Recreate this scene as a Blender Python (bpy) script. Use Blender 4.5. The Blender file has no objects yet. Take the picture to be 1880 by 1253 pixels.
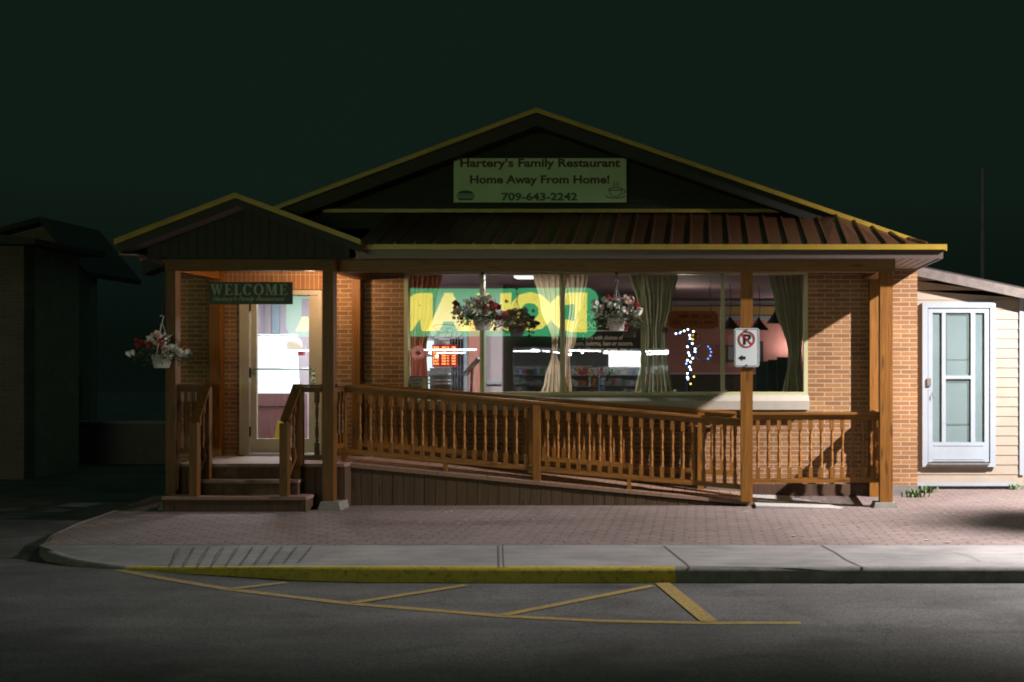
import bpy, math, random
from mathutils import Vector, Matrix
random.seed(11)
R = math.radians
# ---------------------------------------------------------------- camera model (shifted lens, level camera)
F, VX, VY, H = 2100.0, 1280.0, 680.0, 1.6
def X(px, Y): return (px - VX) / F * Y
def Z(py, Y): return H - (py - VY) / F * Y
sc = bpy.context.scene
col = sc.collection

# ---------------------------------------------------------------- materials
def new_mat(name):
    m = bpy.data.materials.new(name); m.use_nodes = True
    nt = m.node_tree; b = nt.nodes['Principled BSDF']
    return m, nt, b
def mathn(nt, op, a, b=None, c=None):
    n = nt.nodes.new('ShaderNodeMath'); n.operation = op
    for i, v in enumerate((a, b, c)):
        if v is None: continue
        if isinstance(v, (int, float)): n.inputs[i].default_value = v
        else: nt.links.new(v, n.inputs[i])
    return n.outputs[0]
def mixc(nt, fac, a, b, mode='MIX'):
    n = nt.nodes.new('ShaderNodeMix'); n.data_type = 'RGBA'; n.blend_type = mode
    for s, v in ((n.inputs[0], fac), (n.inputs[6], a), (n.inputs[7], b)):
        if isinstance(v, (int, float)): s.default_value = v
        elif isinstance(v, tuple): s.default_value = (*v[:3], 1)
        else: nt.links.new(v, s)
    return n.outputs[2]
def pos(nt): return nt.nodes.new('ShaderNodeNewGeometry').outputs['Position']
def mapping(nt, vec, scale=(1,1,1), rot=(0,0,0), loc=(0,0,0)):
    n = nt.nodes.new('ShaderNodeMapping'); nt.links.new(vec, n.inputs[0])
    n.inputs['Scale'].default_value = scale; n.inputs['Rotation'].default_value = rot; n.inputs['Location'].default_value = loc
    return n.outputs[0]
def noise(nt, vec, scale, detail=4, rough=.6, dist=0):
    n = nt.nodes.new('ShaderNodeTexNoise'); nt.links.new(vec, n.inputs['Vector'])
    n.inputs['Scale'].default_value = scale; n.inputs['Detail'].default_value = detail
    n.inputs['Roughness'].default_value = rough; n.inputs['Distortion'].default_value = dist
    return n.outputs[0]
def ramp(nt, fac, stops):
    n = nt.nodes.new('ShaderNodeValToRGB'); nt.links.new(fac, n.inputs[0])
    e = n.color_ramp.elements
    while len(e) < len(stops): e.new(.5)
    for el, (p, c) in zip(e, stops):
        el.position = p; el.color = (*c, 1) if isinstance(c, tuple) else (c, c, c, 1)
    return n.outputs[0]
def bump(nt, b, height, strength=.3, dist=.01):
    n = nt.nodes.new('ShaderNodeBump'); nt.links.new(height, n.inputs['Height'])
    n.inputs['Strength'].default_value = strength; n.inputs['Distance'].default_value = dist
    nt.links.new(n.outputs[0], b.inputs['Normal'])
def dirty(name, c, rough=.6, amt=.35, scale=6, metal=0, spec=.5, bumps=0, fine=60):
    """a base colour with soft blotches, fine grain and slight roughness change"""
    m, nt, b = new_mat(name)
    p = pos(nt)
    n1 = noise(nt, p, scale, 5); n2 = noise(nt, p, fine, 3)
    f = mathn(nt, 'ADD', mathn(nt, 'MULTIPLY', n1, .65), mathn(nt, 'MULTIPLY', n2, .35))
    f = ramp(nt, f, [(.3, 0.0), (.7, 1.0)])
    dark = tuple(x*(1-amt) for x in c); light = tuple(min(1, x*(1+amt*.45)) for x in c)
    nt.links.new(mixc(nt, f, dark, light), b.inputs['Base Color'])
    b.inputs['Roughness'].default_value = rough; b.inputs['Metallic'].default_value = metal
    b.inputs['Specular IOR Level'].default_value = spec
    if bumps: bump(nt, b, n2, bumps, .004)
    return m
def glow(name, c, strength, base=None):
    m, nt, b = new_mat(name)
    p = pos(nt); n1 = noise(nt, p, 3, 3)
    cc = mixc(nt, mathn(nt, 'MULTIPLY', n1, .35), c, tuple(x*.75 for x in c))
    nt.links.new(cc, b.inputs['Emission Color']); b.inputs['Emission Strength'].default_value = strength
    b.inputs['Base Color'].default_value = (*(base or tuple(x*.5 for x in c)), 1); b.inputs['Roughness'].default_value = .4
    return m
def brickm(name, c1, c2, mortar, w=.217, h=.0575, ms=.005, axis='x', rot90=False):
    m, nt, b = new_mat(name)
    p = pos(nt); s = nt.nodes.new('ShaderNodeSeparateXYZ'); nt.links.new(p, s.inputs[0])
    cmb = nt.nodes.new('ShaderNodeCombineXYZ')
    a = s.outputs[0] if axis == 'x' else s.outputs[1]
    if rot90: nt.links.new(s.outputs[2], cmb.inputs[0]); nt.links.new(a, cmb.inputs[1])
    else: nt.links.new(a, cmb.inputs[0]); nt.links.new(s.outputs[2], cmb.inputs[1])
    wob = nt.nodes.new('ShaderNodeTexNoise'); wob.inputs['Scale'].default_value = 30; nt.links.new(p, wob.inputs['Vector'])
    vadd = nt.nodes.new('ShaderNodeVectorMath'); vadd.operation = 'MULTIPLY_ADD'
    nt.links.new(wob.outputs[1], vadd.inputs[0]); vadd.inputs[1].default_value = (.004,)*3; nt.links.new(cmb.outputs[0], vadd.inputs[2])
    t = nt.nodes.new('ShaderNodeTexBrick'); nt.links.new(vadd.outputs[0], t.inputs['Vector'])
    t.inputs['Scale'].default_value = 1; t.inputs['Brick Width'].default_value = w; t.inputs['Row Height'].default_value = h
    t.inputs['Mortar Size'].default_value = ms; t.inputs['Mortar Smooth'].default_value = .15; t.inputs['Bias'].default_value = -.1
    t.offset = 0 if rot90 else .5
    t.inputs['Color1'].default_value = (*c1, 1); t.inputs['Color2'].default_value = (*c2, 1); t.inputs['Mortar'].default_value = (*mortar, 1)
    n1 = noise(nt, p, 1.6, 4); n2 = noise(nt, p, 60, 4, .8)
    v = mathn(nt, 'ADD', mathn(nt, 'MULTIPLY', n1, .8), mathn(nt, 'MULTIPLY', n2, 1.2))
    v = mathn(nt, 'ADD', v, .0)
    vm = nt.nodes.new('ShaderNodeVectorMath'); vm.operation = 'SCALE'; nt.links.new(t.outputs[0], vm.inputs[0]); nt.links.new(v, vm.inputs['Scale'])
    nt.links.new(vm.outputs[0], b.inputs['Base Color'])
    b.inputs['Roughness'].default_value = .85
    hgt = mathn(nt, 'SUBTRACT', mathn(nt, 'MULTIPLY', n2, .25), t.outputs[1])
    bump(nt, b, hgt, .6, .006)
    return m
def wood(name, dark, mid, light, axis='z', rough=.55):
    m, nt, b = new_mat(name)
    tc = nt.nodes.new('ShaderNodeNewGeometry').outputs['Position']
    st = {'x': (1.2, 26, 26), 'y': (26, 1.2, 26), 'z': (26, 26, 1.2)}[axis]
    n1 = noise(nt, mapping(nt, tc, st), 1.3, 5, .65, 1.2)
    c = ramp(nt, n1, [(.28, dark), (.5, mid), (.72, light)])
    st2 = {'x': (.9, 5, 5), 'y': (5, .9, 5), 'z': (5, 5, .9)}[axis]
    v = nt.nodes.new('ShaderNodeTexVoronoi'); v.inputs['Scale'].default_value = 2.2; nt.links.new(mapping(nt, tc, st2), v.inputs['Vector'])
    k = ramp(nt, v.outputs[0], [(.10, 1.0), (.22, 0.0)])
    kb = nt.nodes.new('ShaderNodeRGBToBW'); nt.links.new(k, kb.inputs[0])
    c2 = mixc(nt, mathn(nt, 'MULTIPLY', kb.outputs[0], .75), c, tuple(x*.35 for x in dark))
    n3 = noise(nt, tc, 2.5, 3); 
    c3 = mixc(nt, mathn(nt, 'MULTIPLY', n3, .5), c2, tuple(x*.6 for x in mid))
    nt.links.new(c3, b.inputs['Base Color']); b.inputs['Roughness'].default_value = rough
    bump(nt, b, n1, .35, .004)
    return m
def glassm(name, f0=.045, tint=(.93,.97,.95)):
    m = bpy.data.materials.new(name); m.use_nodes = True; nt = m.node_tree; nt.nodes.clear()
    o = nt.nodes.new('ShaderNodeOutputMaterial'); mx = nt.nodes.new('ShaderNodeMixShader')
    g = nt.nodes.new('ShaderNodeBsdfGlossy'); t = nt.nodes.new('ShaderNodeBsdfTransparent')
    g.inputs['Roughness'].default_value = .004; g.inputs['Color'].default_value = (1,1,1,1); t.inputs['Color'].default_value = (*tint, 1)
    geo = nt.nodes.new('ShaderNodeNewGeometry'); d = nt.nodes.new('ShaderNodeVectorMath'); d.operation = 'DOT_PRODUCT'
    nt.links.new(geo.outputs['Incoming'], d.inputs[0]); nt.links.new(geo.outputs['True Normal'], d.inputs[1])
    cth = mathn(nt, 'ABSOLUTE', d.outputs['Value'])
    p5 = mathn(nt, 'POWER', mathn(nt, 'SUBTRACT', 1.0, cth), 5.0)
    f = mathn(nt, 'ADD', mathn(nt, 'MULTIPLY', p5, 1-f0), f0)
    # faint waviness of float glass and smears of dust
    n = noise(nt, pos(nt), .55, 1); bp = nt.nodes.new('ShaderNodeBump'); bp.inputs['Strength'].default_value = .22; bp.inputs['Distance'].default_value = .012
    nt.links.new(n, bp.inputs['Height']); nt.links.new(bp.outputs[0], g.inputs['Normal'])
    nt.links.new(f, mx.inputs[0]); nt.links.new(t.outputs[0], mx.inputs[1]); nt.links.new(g.outputs[0], mx.inputs[2])
    nt.links.new(mx.outputs[0], o.inputs[0])
    return m

MT = {}
MT['brick'] = brickm('brick', (.32,.16,.062), (.22,.10,.036), (.46,.38,.28))
MT['brick_side'] = brickm('brick_side', (.40,.19,.08), (.30,.13,.05), (.50,.42,.34), axis='y')
MT['soldier'] = brickm('soldier_brick', (.40,.18,.07), (.30,.13,.05), (.50,.38,.26), rot90=True)
am = ((.10,.034,.003), (.27,.105,.009), (.40,.17,.018))
MT['wood_z'] = wood('amber_wood_upright', *am, axis='z')
MT['wood_x'] = wood('amber_wood_level', *am, axis='x')
MT['wood_y'] = wood('amber_wood_deep', *am, axis='y')
dm = tuple(tuple(v*.5 for v in c) for c in am)  # amber wood darkened: shade painted into the left posts, header and rails
for ax_n in 'xyz': MT['old_wood_'+ax_n] = wood('shade_dark_wood_'+ax_n, *dm, axis=ax_n)
MT['header_wood'] = wood('header_wood', (.12,.055,.015), (.22,.11,.03), (.30,.16,.05), axis='x')
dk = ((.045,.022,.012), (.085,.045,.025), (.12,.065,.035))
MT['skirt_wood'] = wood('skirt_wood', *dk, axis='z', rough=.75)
MT['deck_wood'] = wood('deck_wood', (.16,.10,.08), (.30,.19,.15), (.38,.26,.20), axis='x', rough=.7)
MT['ramp_wood'] = wood('ramp_wood', (.16,.09,.06), (.30,.18,.12), (.38,.24,.17), axis='y', rough=.7)
MT['trim'] = dirty('ochre_trim', (.42,.29,.04), .35, .25, spec=.6)
MT['roof_metal'] = dirty('rust_brown_roof_metal', (.08,.031,.014), .42, .3, metal=.2, scale=9)
MT['shingle'] = dirty('dark_shingle', (.035,.03,.027), .9, .5, scale=20, bumps=.5)
MT['fascia'] = dirty('taupe_fascia', (.12,.088,.082), .4, .12, spec=.5)
MT['soffit'] = dirty('taupe_soffit', (.30,.25,.23), .55, .12)
MT['gable_siding'] = dirty('dark_gable_siding', (.026,.030,.024), .7, .25)
MT['cream_frame'] = dirty('cream_green_frame', (.56,.57,.33), .45, .15)
MT['door_paint'] = dirty('cream_door_paint', (.56,.50,.38), .45, .15)
MT['sill'] = dirty('pale_sill', (.47,.44,.38), .55, .15)
MT['glass'] = glassm('window_glass', .065)
MT['storm_glass'] = glassm('storm_glass', .05)
MT['conc'] = dirty('footing_concrete', (.20,.195,.175), .9, .3, scale=14, bumps=.5)
MT['vinyl'] = dirty('cream_vinyl', (.31,.268,.215), .5, .18, scale=2.5)
MT['white'] = dirty('white_paint', (.30,.355,.41), .4, .14, scale=3)
MT['grey_glasspanel'] = dirty('pale_inner_door', (.24,.29,.33), .4, .15, scale=2)
MT['dark'] = dirty('dark_metal', (.02,.02,.02), .5, .2)
MT['steel'] = dirty('brushed_steel', (.5,.5,.5), .3, .1, metal=1)
MT['black_rubber'] = dirty('rubber_mat', (.03,.03,.035), .8, .3)
MT['leaf'] = dirty('leaf_green', (.055,.10,.03), .6, .5, scale=30)
MT['pot'] = dirty('white_plastic_pot', (.88,.88,.86), .4, .08)
MT['fl_red'] = dirty('red_petal', (.42,.04,.035), .6, .3, scale=40)
MT['fl_pink'] = dirty('pink_petal', (.88,.60,.55), .6, .25, scale=40)
MT['fl_white'] = dirty('white_petal', (.95,.93,.88), .6, .2, scale=40)
MT['fl_orange'] = dirty('orange_petal', (.90,.34,.06), .6, .3, scale=40)

# ---------------------------------------------------------------- mesh builder
ORG = {}
def props(o, label=None, cat=None, group=None, kind=None):
    for k, v in (('label', label), ('category', cat), ('group', group), ('kind', kind)):
        if v: o[k] = v
    return o
def thing(name, loc, label, cat, group=None):
    o = bpy.data.objects.new(name, None); o.empty_display_size = .2; col.objects.link(o)
    o.location = loc; ORG[o.name] = Vector(loc)
    return props(o, label, cat, group)
class MB:
    def __init__(s): s.v = []; s.f = []; s.sm = []
    def add(s, vs, fs, smooth=False):
        b = len(s.v); s.v += [tuple(v) for v in vs]
        for f in fs: s.f.append(tuple(b+i for i in f)); s.sm.append(smooth)
        return s
    def box(s, x0, x1, y0, y1, z0, z1):
        if x0 > x1: x0, x1 = x1, x0
        if y0 > y1: y0, y1 = y1, y0
        if z0 > z1: z0, z1 = z1, z0
        vs = [(x,y,z) for z in (z0,z1) for y in (y0,y1) for x in (x0,x1)]
        return s.add(vs, [(0,2,3,1),(4,5,7,6),(0,1,5,4),(2,6,7,3),(0,4,6,2),(1,3,7,5)])
    def hexa(s, b4, t4):
        """b4 and t4: bottom and top quads, counter-clockwise from above"""
        return s.add(list(b4)+list(t4), [(3,2,1,0),(4,5,6,7),(0,1,5,4),(1,2,6,5),(2,3,7,6),(3,0,4,7)])
    def beam(s, p0, p1, w, h):
        """box running from p0 to p1 (top-centre line), width w sideways, height h straight down, plumb ends"""
        p0 = Vector(p0); p1 = Vector(p1); d = (p1-p0); d.z = 0; d.normalize(); n = Vector((-d.y, d.x, 0))*w/2; dn = Vector((0,0,-h))
        return s.hexa([p0-n+dn, p1-n+dn, p1+n+dn, p0+n+dn], [p0-n, p1-n, p1+n, p0+n])
    def prism_y(s, poly, y0, y1):
        """poly of (x,z) counter-clockwise seen from -Y"""
        n = len(poly)
        a = sum(poly[i][0]*poly[(i+1)%n][1]-poly[(i+1)%n][0]*poly[i][1] for i in range(n))
        if a < 0: poly = poly[::-1]
        vs = [(x,y0,z) for x,z in poly]+[(x,y1,z) for x,z in poly]
        fs = [tuple(range(n)), tuple(range(2*n-1, n-1, -1))]+[((i+1)%n, i, n+i, n+(i+1)%n) for i in range(n)]
        return s.add(vs, fs)
    def prism_z(s, poly, z0, z1):
        n = len(poly)
        a = sum(poly[i][0]*poly[(i+1)%n][1]-poly[(i+1)%n][0]*poly[i][1] for i in range(n))
        if a < 0: poly = poly[::-1]
        zf = z1 if callable(z1) else (lambda x, y: z1)
        vs = [(x,y,z0) for x,y in poly]+[(x,y,zf(x,y)) for x,y in poly]
        fs = [tuple(range(n-1,-1,-1)), tuple(range(n, 2*n))]+[(i, (i+1)%n, n+(i+1)%n, n+i) for i in range(n)]
        return s.add(vs, fs)
    def tube(s, pts, r, n=8, r1=None, cap=True):
        pts = [Vector(p) for p in pts]; m = len(pts); rings = []
        for i, p in enumerate(pts):
            d = (pts[min(i+1,m-1)]-pts[max(i-1,0)]).normalized()
            up = Vector((0,0,1)) if abs(d.z) < .9 else Vector((0,1,0))
            a = d.cross(up).normalized(); b = a.cross(d)
            rr = r if r1 is None else r+(r1-r)*i/(m-1)
            rings += [p+(a*math.cos(t)+b*math.sin(t))*rr for t in [2*math.pi*k/n for k in range(n)]]
        fs = [(i*n+k, i*n+(k+1)%n, (i+1)*n+(k+1)%n, (i+1)*n+k) for i in range(m-1) for k in range(n)]
        s.add(rings, fs, True)
        if cap: s.add(rings[:n], [tuple(range(n-1,-1,-1))]); s.add(rings[-n:], [tuple(range(n))])
        return s
    def lathe(s, prof, c, n=16, smooth=True):
        cx, cy, cz = c
        vs = [(cx+r*math.cos(2*math.pi*k/n), cy+r*math.sin(2*math.pi*k/n), cz+z) for r, z in prof for k in range(n)]
        m = len(prof)
        s.add(vs, [(i*n+k, i*n+(k+1)%n, (i+1)*n+(k+1)%n, (i+1)*n+k) for i in range(m-1) for k in range(n)], smooth)
        if prof[0][0] > 1e-4: s.add(vs[:n], [tuple(range(n-1,-1,-1))])
        if prof[-1][0] > 1e-4: s.add(vs[-n:], [tuple(range(n))])
        return s
    def ball(s, c, r, n=8, sq=(1,1,1)):
        pr = [(math.sin(math.pi*i/(n//2+1))*r, -math.cos(math.pi*i/(n//2+1))*r) for i in range(n//2+2)]
        vs = []; m = len(pr)
        for q, z in pr:
            for k in range(n): vs.append((c[0]+max(q,1e-5)*math.cos(2*math.pi*k/n)*sq[0], c[1]+max(q,1e-5)*math.sin(2*math.pi*k/n)*sq[1], c[2]+z*sq[2]))
        return s.add(vs, [(i*n+k, i*n+(k+1)%n, (i+1)*n+(k+1)%n, (i+1)*n+k) for i in range(m-1) for k in range(n)], True)
    def build(s, name, mat, parent=None, **kw):
        xs = [v[0] for v in s.v]; ys = [v[1] for v in s.v]; zs = [v[2] for v in s.v]
        o0 = Vector(((min(xs)+max(xs))/2, (min(ys)+max(ys))/2, min(zs)))
        me = bpy.data.meshes.new(name)
        me.from_pydata([tuple(Vector(v)-o0) for v in s.v], [], s.f)
        me.polygons.foreach_set('use_smooth', s.sm); me.update()
        me.materials.append(MT[mat] if isinstance(mat, str) else mat)
        o = bpy.data.objects.new(name, me); col.objects.link(o)
        o.location = o0-(ORG[parent.name] if parent else Vector((0,0,0)))
        if parent: o.parent = parent
        ORG[o.name] = o0
        return props(o, **kw)
def B(x0,x1,y0,y1,z0,z1): return MB().box(x0,x1,y0,y1,z0,z1)
def text_mb(txt, x0, x1, z0, z1, y, depth=.004, bold=0.0, shear=0.0, flip=False, spacing=1.0, keep=False):
    """lettering fitted in the rectangle, facing -Y (or +Y when flip), as real thin letters"""
    cu = bpy.data.curves.new('t', 'FONT'); cu.body = txt; cu.size = 1; cu.offset = bold; cu.shear = shear; cu.space_character = spacing
    cu.resolution_u = 3
    ob = bpy.data.objects.new('t', cu); col.objects.link(ob)
    dg = bpy.context.evaluated_depsgraph_get(); dg.update()
    me = ob.evaluated_get(dg).to_mesh()
    vs = [v.co.copy() for v in me.vertices]; fs = [tuple(p.vertices) for p in me.polygons]
    ob.evaluated_get(dg).to_mesh_clear(); bpy.data.objects.remove(ob); bpy.data.curves.remove(cu)
    ax = min(v.x for v in vs); bx = max(v.x for v in vs); az = min(v.y for v in vs); bz = max(v.y for v in vs)
    kx = (x1-x0)/(bx-ax); kz = (z1-z0)/(bz-az)
    mb = MB(); P = []
    sgn = 1
    if flip: x0, x1 = x1, x0; kx = (x1-x0)/(bx-ax)
    for v in vs: P.append((x0+(v.x-ax)*kx, y, z0+(v.y-az)*kz))
    # front faces, back faces and the rim
    yb = y+(depth if not flip else -depth)
    n = len(P); Q = [(a, yb, c) for a, _, c in P]
    edges = {}
    for f in fs:
        for i in range(len(f)):
            e = (f[i], f[(i+1)%len(f)]); edges[e] = edges.get(e, 0)+1
    rim = [e for e in edges if (e[1], e[0]) not in edges]
    mb.add(P+Q, fs+[tuple(n+i for i in reversed(f)) for f in fs]+[(b, a, a+n, b+n) for a, b in rim])
    return mb

# ================================================================ SETTING: ground, road, pavement
def asphalt():
    m, nt, b = new_mat('asphalt'); p = pos(nt)
    n1 = noise(nt, p, 1.1, 5); n2 = noise(nt, p, 62, 4, .85); n3 = noise(nt, mapping(nt, p, (.25, 2.2, 1)), 1.4, 4)
    f = mathn(nt, 'ADD', mathn(nt, 'MULTIPLY', n1, .22), mathn(nt, 'ADD', mathn(nt, 'MULTIPLY', n2, .63), mathn(nt, 'MULTIPLY', n3, .15)))
    c = ramp(nt, f, [(.38, (.022,.026,.026)), (.50, (.070,.073,.073)), (.64, (.17,.17,.17))])
    st = ramp(nt, noise(nt, mapping(nt, p, (1,1.6,1)), .8, 3, .5, .6), [(.34, .55), (.48, 1.0)])
    v = nt.nodes.new('ShaderNodeTexVoronoi'); v.feature = 'DISTANCE_TO_EDGE'; v.inputs['Scale'].default_value = .55
    wv = nt.nodes.new('ShaderNodeVectorMath'); wv.operation = 'MULTIPLY_ADD'; nn = nt.nodes.new('ShaderNodeTexNoise'); nn.inputs['Scale'].default_value = 2.2; nn.inputs['Detail'].default_value = 6; nt.links.new(p, nn.inputs['Vector'])
    nt.links.new(nn.outputs[1], wv.inputs[0]); wv.inputs[1].default_value = (.7,.7,.7); nt.links.new(p, wv.inputs[2]); nt.links.new(wv.outputs[0], v.inputs['Vector'])
    ck = ramp(nt, v.outputs['Distance'], [(.002, .72), (.008, 1.0)])
    c = mixc(nt, 1.0, mixc(nt, 1.0, c, st, 'MULTIPLY'), ck, 'MULTIPLY')
    nt.links.new(c, b.inputs['Base Color']); b.inputs['Roughness'].default_value = .8
    bump(nt, b, n2, 1.0, .012); return m
def concrete_walk():
    m, nt, b = new_mat('concrete_walk'); p = pos(nt)
    n1 = noise(nt, p, 1.3, 6); n2 = noise(nt, p, 66, 4, .85); n3 = noise(nt, mapping(nt, p, (.5,2,1)), 5, 4)
    f = mathn(nt, 'ADD', mathn(nt, 'MULTIPLY', n1, .35), mathn(nt, 'ADD', mathn(nt, 'MULTIPLY', n2, .42), mathn(nt, 'MULTIPLY', n3, .25)))
    c = ramp(nt, f, [(.36, (.09,.09,.09)), (.5, (.195,.195,.195)), (.66, (.31,.305,.305))])
    nt.links.new(c, b.inputs['Base Color']); b.inputs['Roughness'].default_value = .85
    bump(nt, b, n2, .5, .004); return m
def pavers():
    m, nt, b = new_mat('interlocking_pavers'); p = pos(nt)
    s = nt.nodes.new('ShaderNodeSeparateXYZ'); nt.links.new(p, s.inputs[0])
    zx = mathn(nt, 'PINGPONG', s.outputs[0], .055); zy = mathn(nt, 'PINGPONG', s.outputs[1], .055)
    cmb = nt.nodes.new('ShaderNodeCombineXYZ')
    nt.links.new(mathn(nt, 'ADD', s.outputs[0], mathn(nt, 'MULTIPLY', zy, .55)), cmb.inputs[0])
    nt.links.new(mathn(nt, 'ADD', s.outputs[1], mathn(nt, 'MULTIPLY', zx, .55)), cmb.inputs[1])
    t = nt.nodes.new('ShaderNodeTexBrick'); nt.links.new(cmb.outputs[0], t.inputs['Vector']); t.offset = .5
    t.inputs['Scale'].default_value = 1; t.inputs['Brick Width'].default_value = .22; t.inputs['Row Height'].default_value = .11
    t.inputs['Mortar Size'].default_value = .008; t.inputs['Mortar Smooth'].default_value = .4
    t.inputs['Color1'].default_value = (.205,.158,.148,1); t.inputs['Color2'].default_value = (.160,.122,.114,1); t.inputs['Mortar'].default_value = (.035,.026,.022,1)
    n1 = noise(nt, p, .9, 5); n2 = noise(nt, p, 60, 4, .85); n0 = noise(nt, p, 6, 3)
    dusty = ramp(nt, n1, [(.42, 0.0), (.62, 1.0)])
    bw = nt.nodes.new('ShaderNodeRGBToBW'); nt.links.new(dusty, bw.inputs[0])
    c = mixc(nt, mathn(nt, 'MULTIPLY', bw.outputs[0], .4), t.outputs[0], (.20,.165,.16))
    v = mathn(nt, 'ADD', mathn(nt, 'MULTIPLY', n2, 1.7), mathn(nt, 'ADD', mathn(nt, 'MULTIPLY', n0, .5), -.15))
    vm = nt.nodes.new('ShaderNodeVectorMath'); vm.operation = 'SCALE'; nt.links.new(c, vm.inputs[0]); nt.links.new(v, vm.inputs['Scale'])
    nt.links.new(vm.outputs[0], b.inputs['Base Color']); b.inputs['Roughness'].default_value = .85
    bump(nt, b, mathn(nt, 'SUBTRACT', mathn(nt, 'MULTIPLY', n2, .4), t.outputs[1]), .8, .006); return m
def worn_paint(name, c, under, lo, hi, sc_=14):
    m, nt, b = new_mat(name); p = pos(nt)
    n1 = noise(nt, p, sc_, 6, .75); n2 = noise(nt, p, 150, 3, .7)
    f = ramp(nt, n1, [(lo, 0.0), (hi, 1.0)]); bw = nt.nodes.new('ShaderNodeRGBToBW'); nt.links.new(f, bw.inputs[0])
    cc = mixc(nt, bw.outputs[0], under, c); cc = mixc(nt, mathn(nt, 'MULTIPLY', n2, .5), cc, tuple(x*.45 for x in c))
    nt.links.new(cc, b.inputs['Base Color']); b.inputs['Roughness'].default_value = .7
    bump(nt, b, n2, .5, .004); return m
MT['asphalt'] = asphalt(); MT['walk'] = concrete_walk(); MT['pavers'] = pavers()
MT['kerb_paint'] = worn_paint('yellow_kerb_paint', (.44,.34,.03), (.12,.11,.05), .34, .50, 22)
MT['line_paint'] = worn_paint('yellow_line_paint', (.33,.23,.045), (.09,.085,.075), .34, .56, 30)
MT['kerb_conc'] = dirty('kerb_concrete', (.17,.165,.155), .85, .5, scale=9, bumps=.5)
MT['joint'] = dirty('joint_dirt', (.10,.09,.08), .95, .4, scale=20)

RZ = -.12
B(-70, 60, -40, 90, -.5, RZ).build('road', 'asphalt', kind='structure')
# outline of the pavement: (x, y, z of its edge), from beside the building round the corner and along the street
edge = [(-8.4,24,0),(-7.35,17,0),(-7.04,14.93,0),(-6.80,13.7,0),(-6.64,12.68,0),(-6.52,11.9,0),(-6.36,11.2,-.01),(-6.14,10.67,-.02),(-5.86,10.28,-.04),(-5.5,10.05,-.07),
        (-4.94,9.84,-.10),(-4.55,9.74,-.085),(-4.01,9.58,-.056),(-3.5,9.43,-.03),(-3.2,9.34,-.015),(-2.55,9.26,0),(-1.5,9.25,0),(-.176,9.25,0),(2,9.25,0),(5,9.25,0),(8,9.25,0),(14,9.25,0)]
def offset_in(pts, d):
    out = []
    for i, p in enumerate(pts):
        a = Vector(pts[max(i-1,0)][:2]); b = Vector(pts[min(i+1,len(pts)-1)][:2]); t = (b-a).normalized()
        nrm = Vector((-t.y, t.x))          # left of travel = inside the pavement
        out.append((p[0]+nrm.x*d, p[1]+nrm.y*d, p[2]))
    return out
inner = offset_in(edge, .085)
def kerb(i0, i1, name, mat, label=None):
    prof = [(0.0, 'bot'), (.004, -.03), (.022, -.006), (.045, .002), (.085, .002)]
    rows = []
    for i in range(i0, i1+1):
        a = Vector(edge[i][:2]); b = Vector(inner[i][:2]); d = (b-a).normalized(); z = edge[i][2]
        row = []
        for o, h in prof:
            q = a+d*o; row.append((q.x, q.y, RZ-.05 if h == 'bot' else max(z+h, RZ+.003)))
        q = a+d*.085; row.append((q.x, q.y, RZ-.05)); rows.append(row)
    n = len(rows[0]); mb = MB(); vs = [v for r in rows for v in r]
    fs = [(i*n+k, (i+1)*n+k, (i+1)*n+k+1, i*n+k+1) for i in range(len(rows)-1) for k in range(n-1)]
    mb.add(vs, fs, True); mb.add(rows[0], [tuple(range(n))]); mb.add(rows[-1], [tuple(range(n-1,-1,-1))])
    return mb.build(name, mat, kind='structure')
kerb(0, 10, 'corner_kerb', 'kerb_conc'); kerb(10, 17, 'yellow_kerb', 'kerb_paint'); kerb(17, 21, 'kerb', 'kerb_conc')
BY = 10.46
# concrete walk between the kerb and the pavers
mb = MB(); fr = [p for p in inner[7:]]
bk = []
for p in fr: bk.append((max(p[0], -6.02), BY, 0))
bk[-1] = (14, BY, 0)
for i in range(len(fr)-1):
    mb.add([fr[i], fr[i+1], bk[i+1], bk[i]], [(0,1,2,3)])
mb.build('sidewalk', 'walk', kind='structure')
poly = [(p[0],p[1]) for p in inner[:8]]+[(-6.02,BY),(14,BY),(14,24)]
mb = MB(); mb.add([(x,y,-.002) for x,y in poly], [tuple(range(len(poly)))]); mb.build('brick_paving', 'pavers', kind='structure')
# joints in the concrete, drain-like grooves at the dropped kerb, cracks
mb = MB()
def groove(pts, w=.012, z=.003):
    for a, b in zip(pts, pts[1:]):
        a = Vector(a); b = Vector(b); t = (b-a).normalized(); n = Vector((-t.y,t.x))*w/2
        mb.add([(*(a-n), z),(*(b-n), z),(*(b+n), z),(*(a+n), z)], [(0,1,2,3)])
def gp(px, py, z=0): Y = (H-z)*F/(py-VY); return (X(px,Y), Y)
groove([gp(915,1002), gp(916,1042)], .014); groove([gp(923,1002), gp(925,1042)], .008)
groove([gp(1219,1003), gp(1240,1020), gp(1258,1034), gp(1268,1044)], .02)
groove([gp(1508,1002), gp(1535,1016), gp(1552,1028), gp(1578,1040), gp(1590,1044)], .022)
groove([gp(1200,1041), gp(1400,1042), gp(1600,1043), gp(1880,1044)], .006)
groove([gp(1740,1012), gp(1780,1022), gp(1800,1032)], .006)
groove([gp(20,1000.5), gp(600,1000.5), gp(1200,1001), gp(1960,1001)], .012)
mb.build('pavement_joints', 'joint', kind='structure')
mb = MB()
def zs(x, y):   # height of the dipping walk near the dropped kerb
    for p0, p1 in zip(fr, fr[1:]):
        if p0[0] <= x <= p1[0]:
            k_ = (x-p0[0])/(p1[0]-p0[0]); yf_ = p0[1]+(p1[1]-p0[1])*k_; zf_ = p0[2]+(p1[2]-p0[2])*k_
            return zf_*max(0, min(1, (BY-y)/(BY-yf_)))
    return 0
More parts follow.
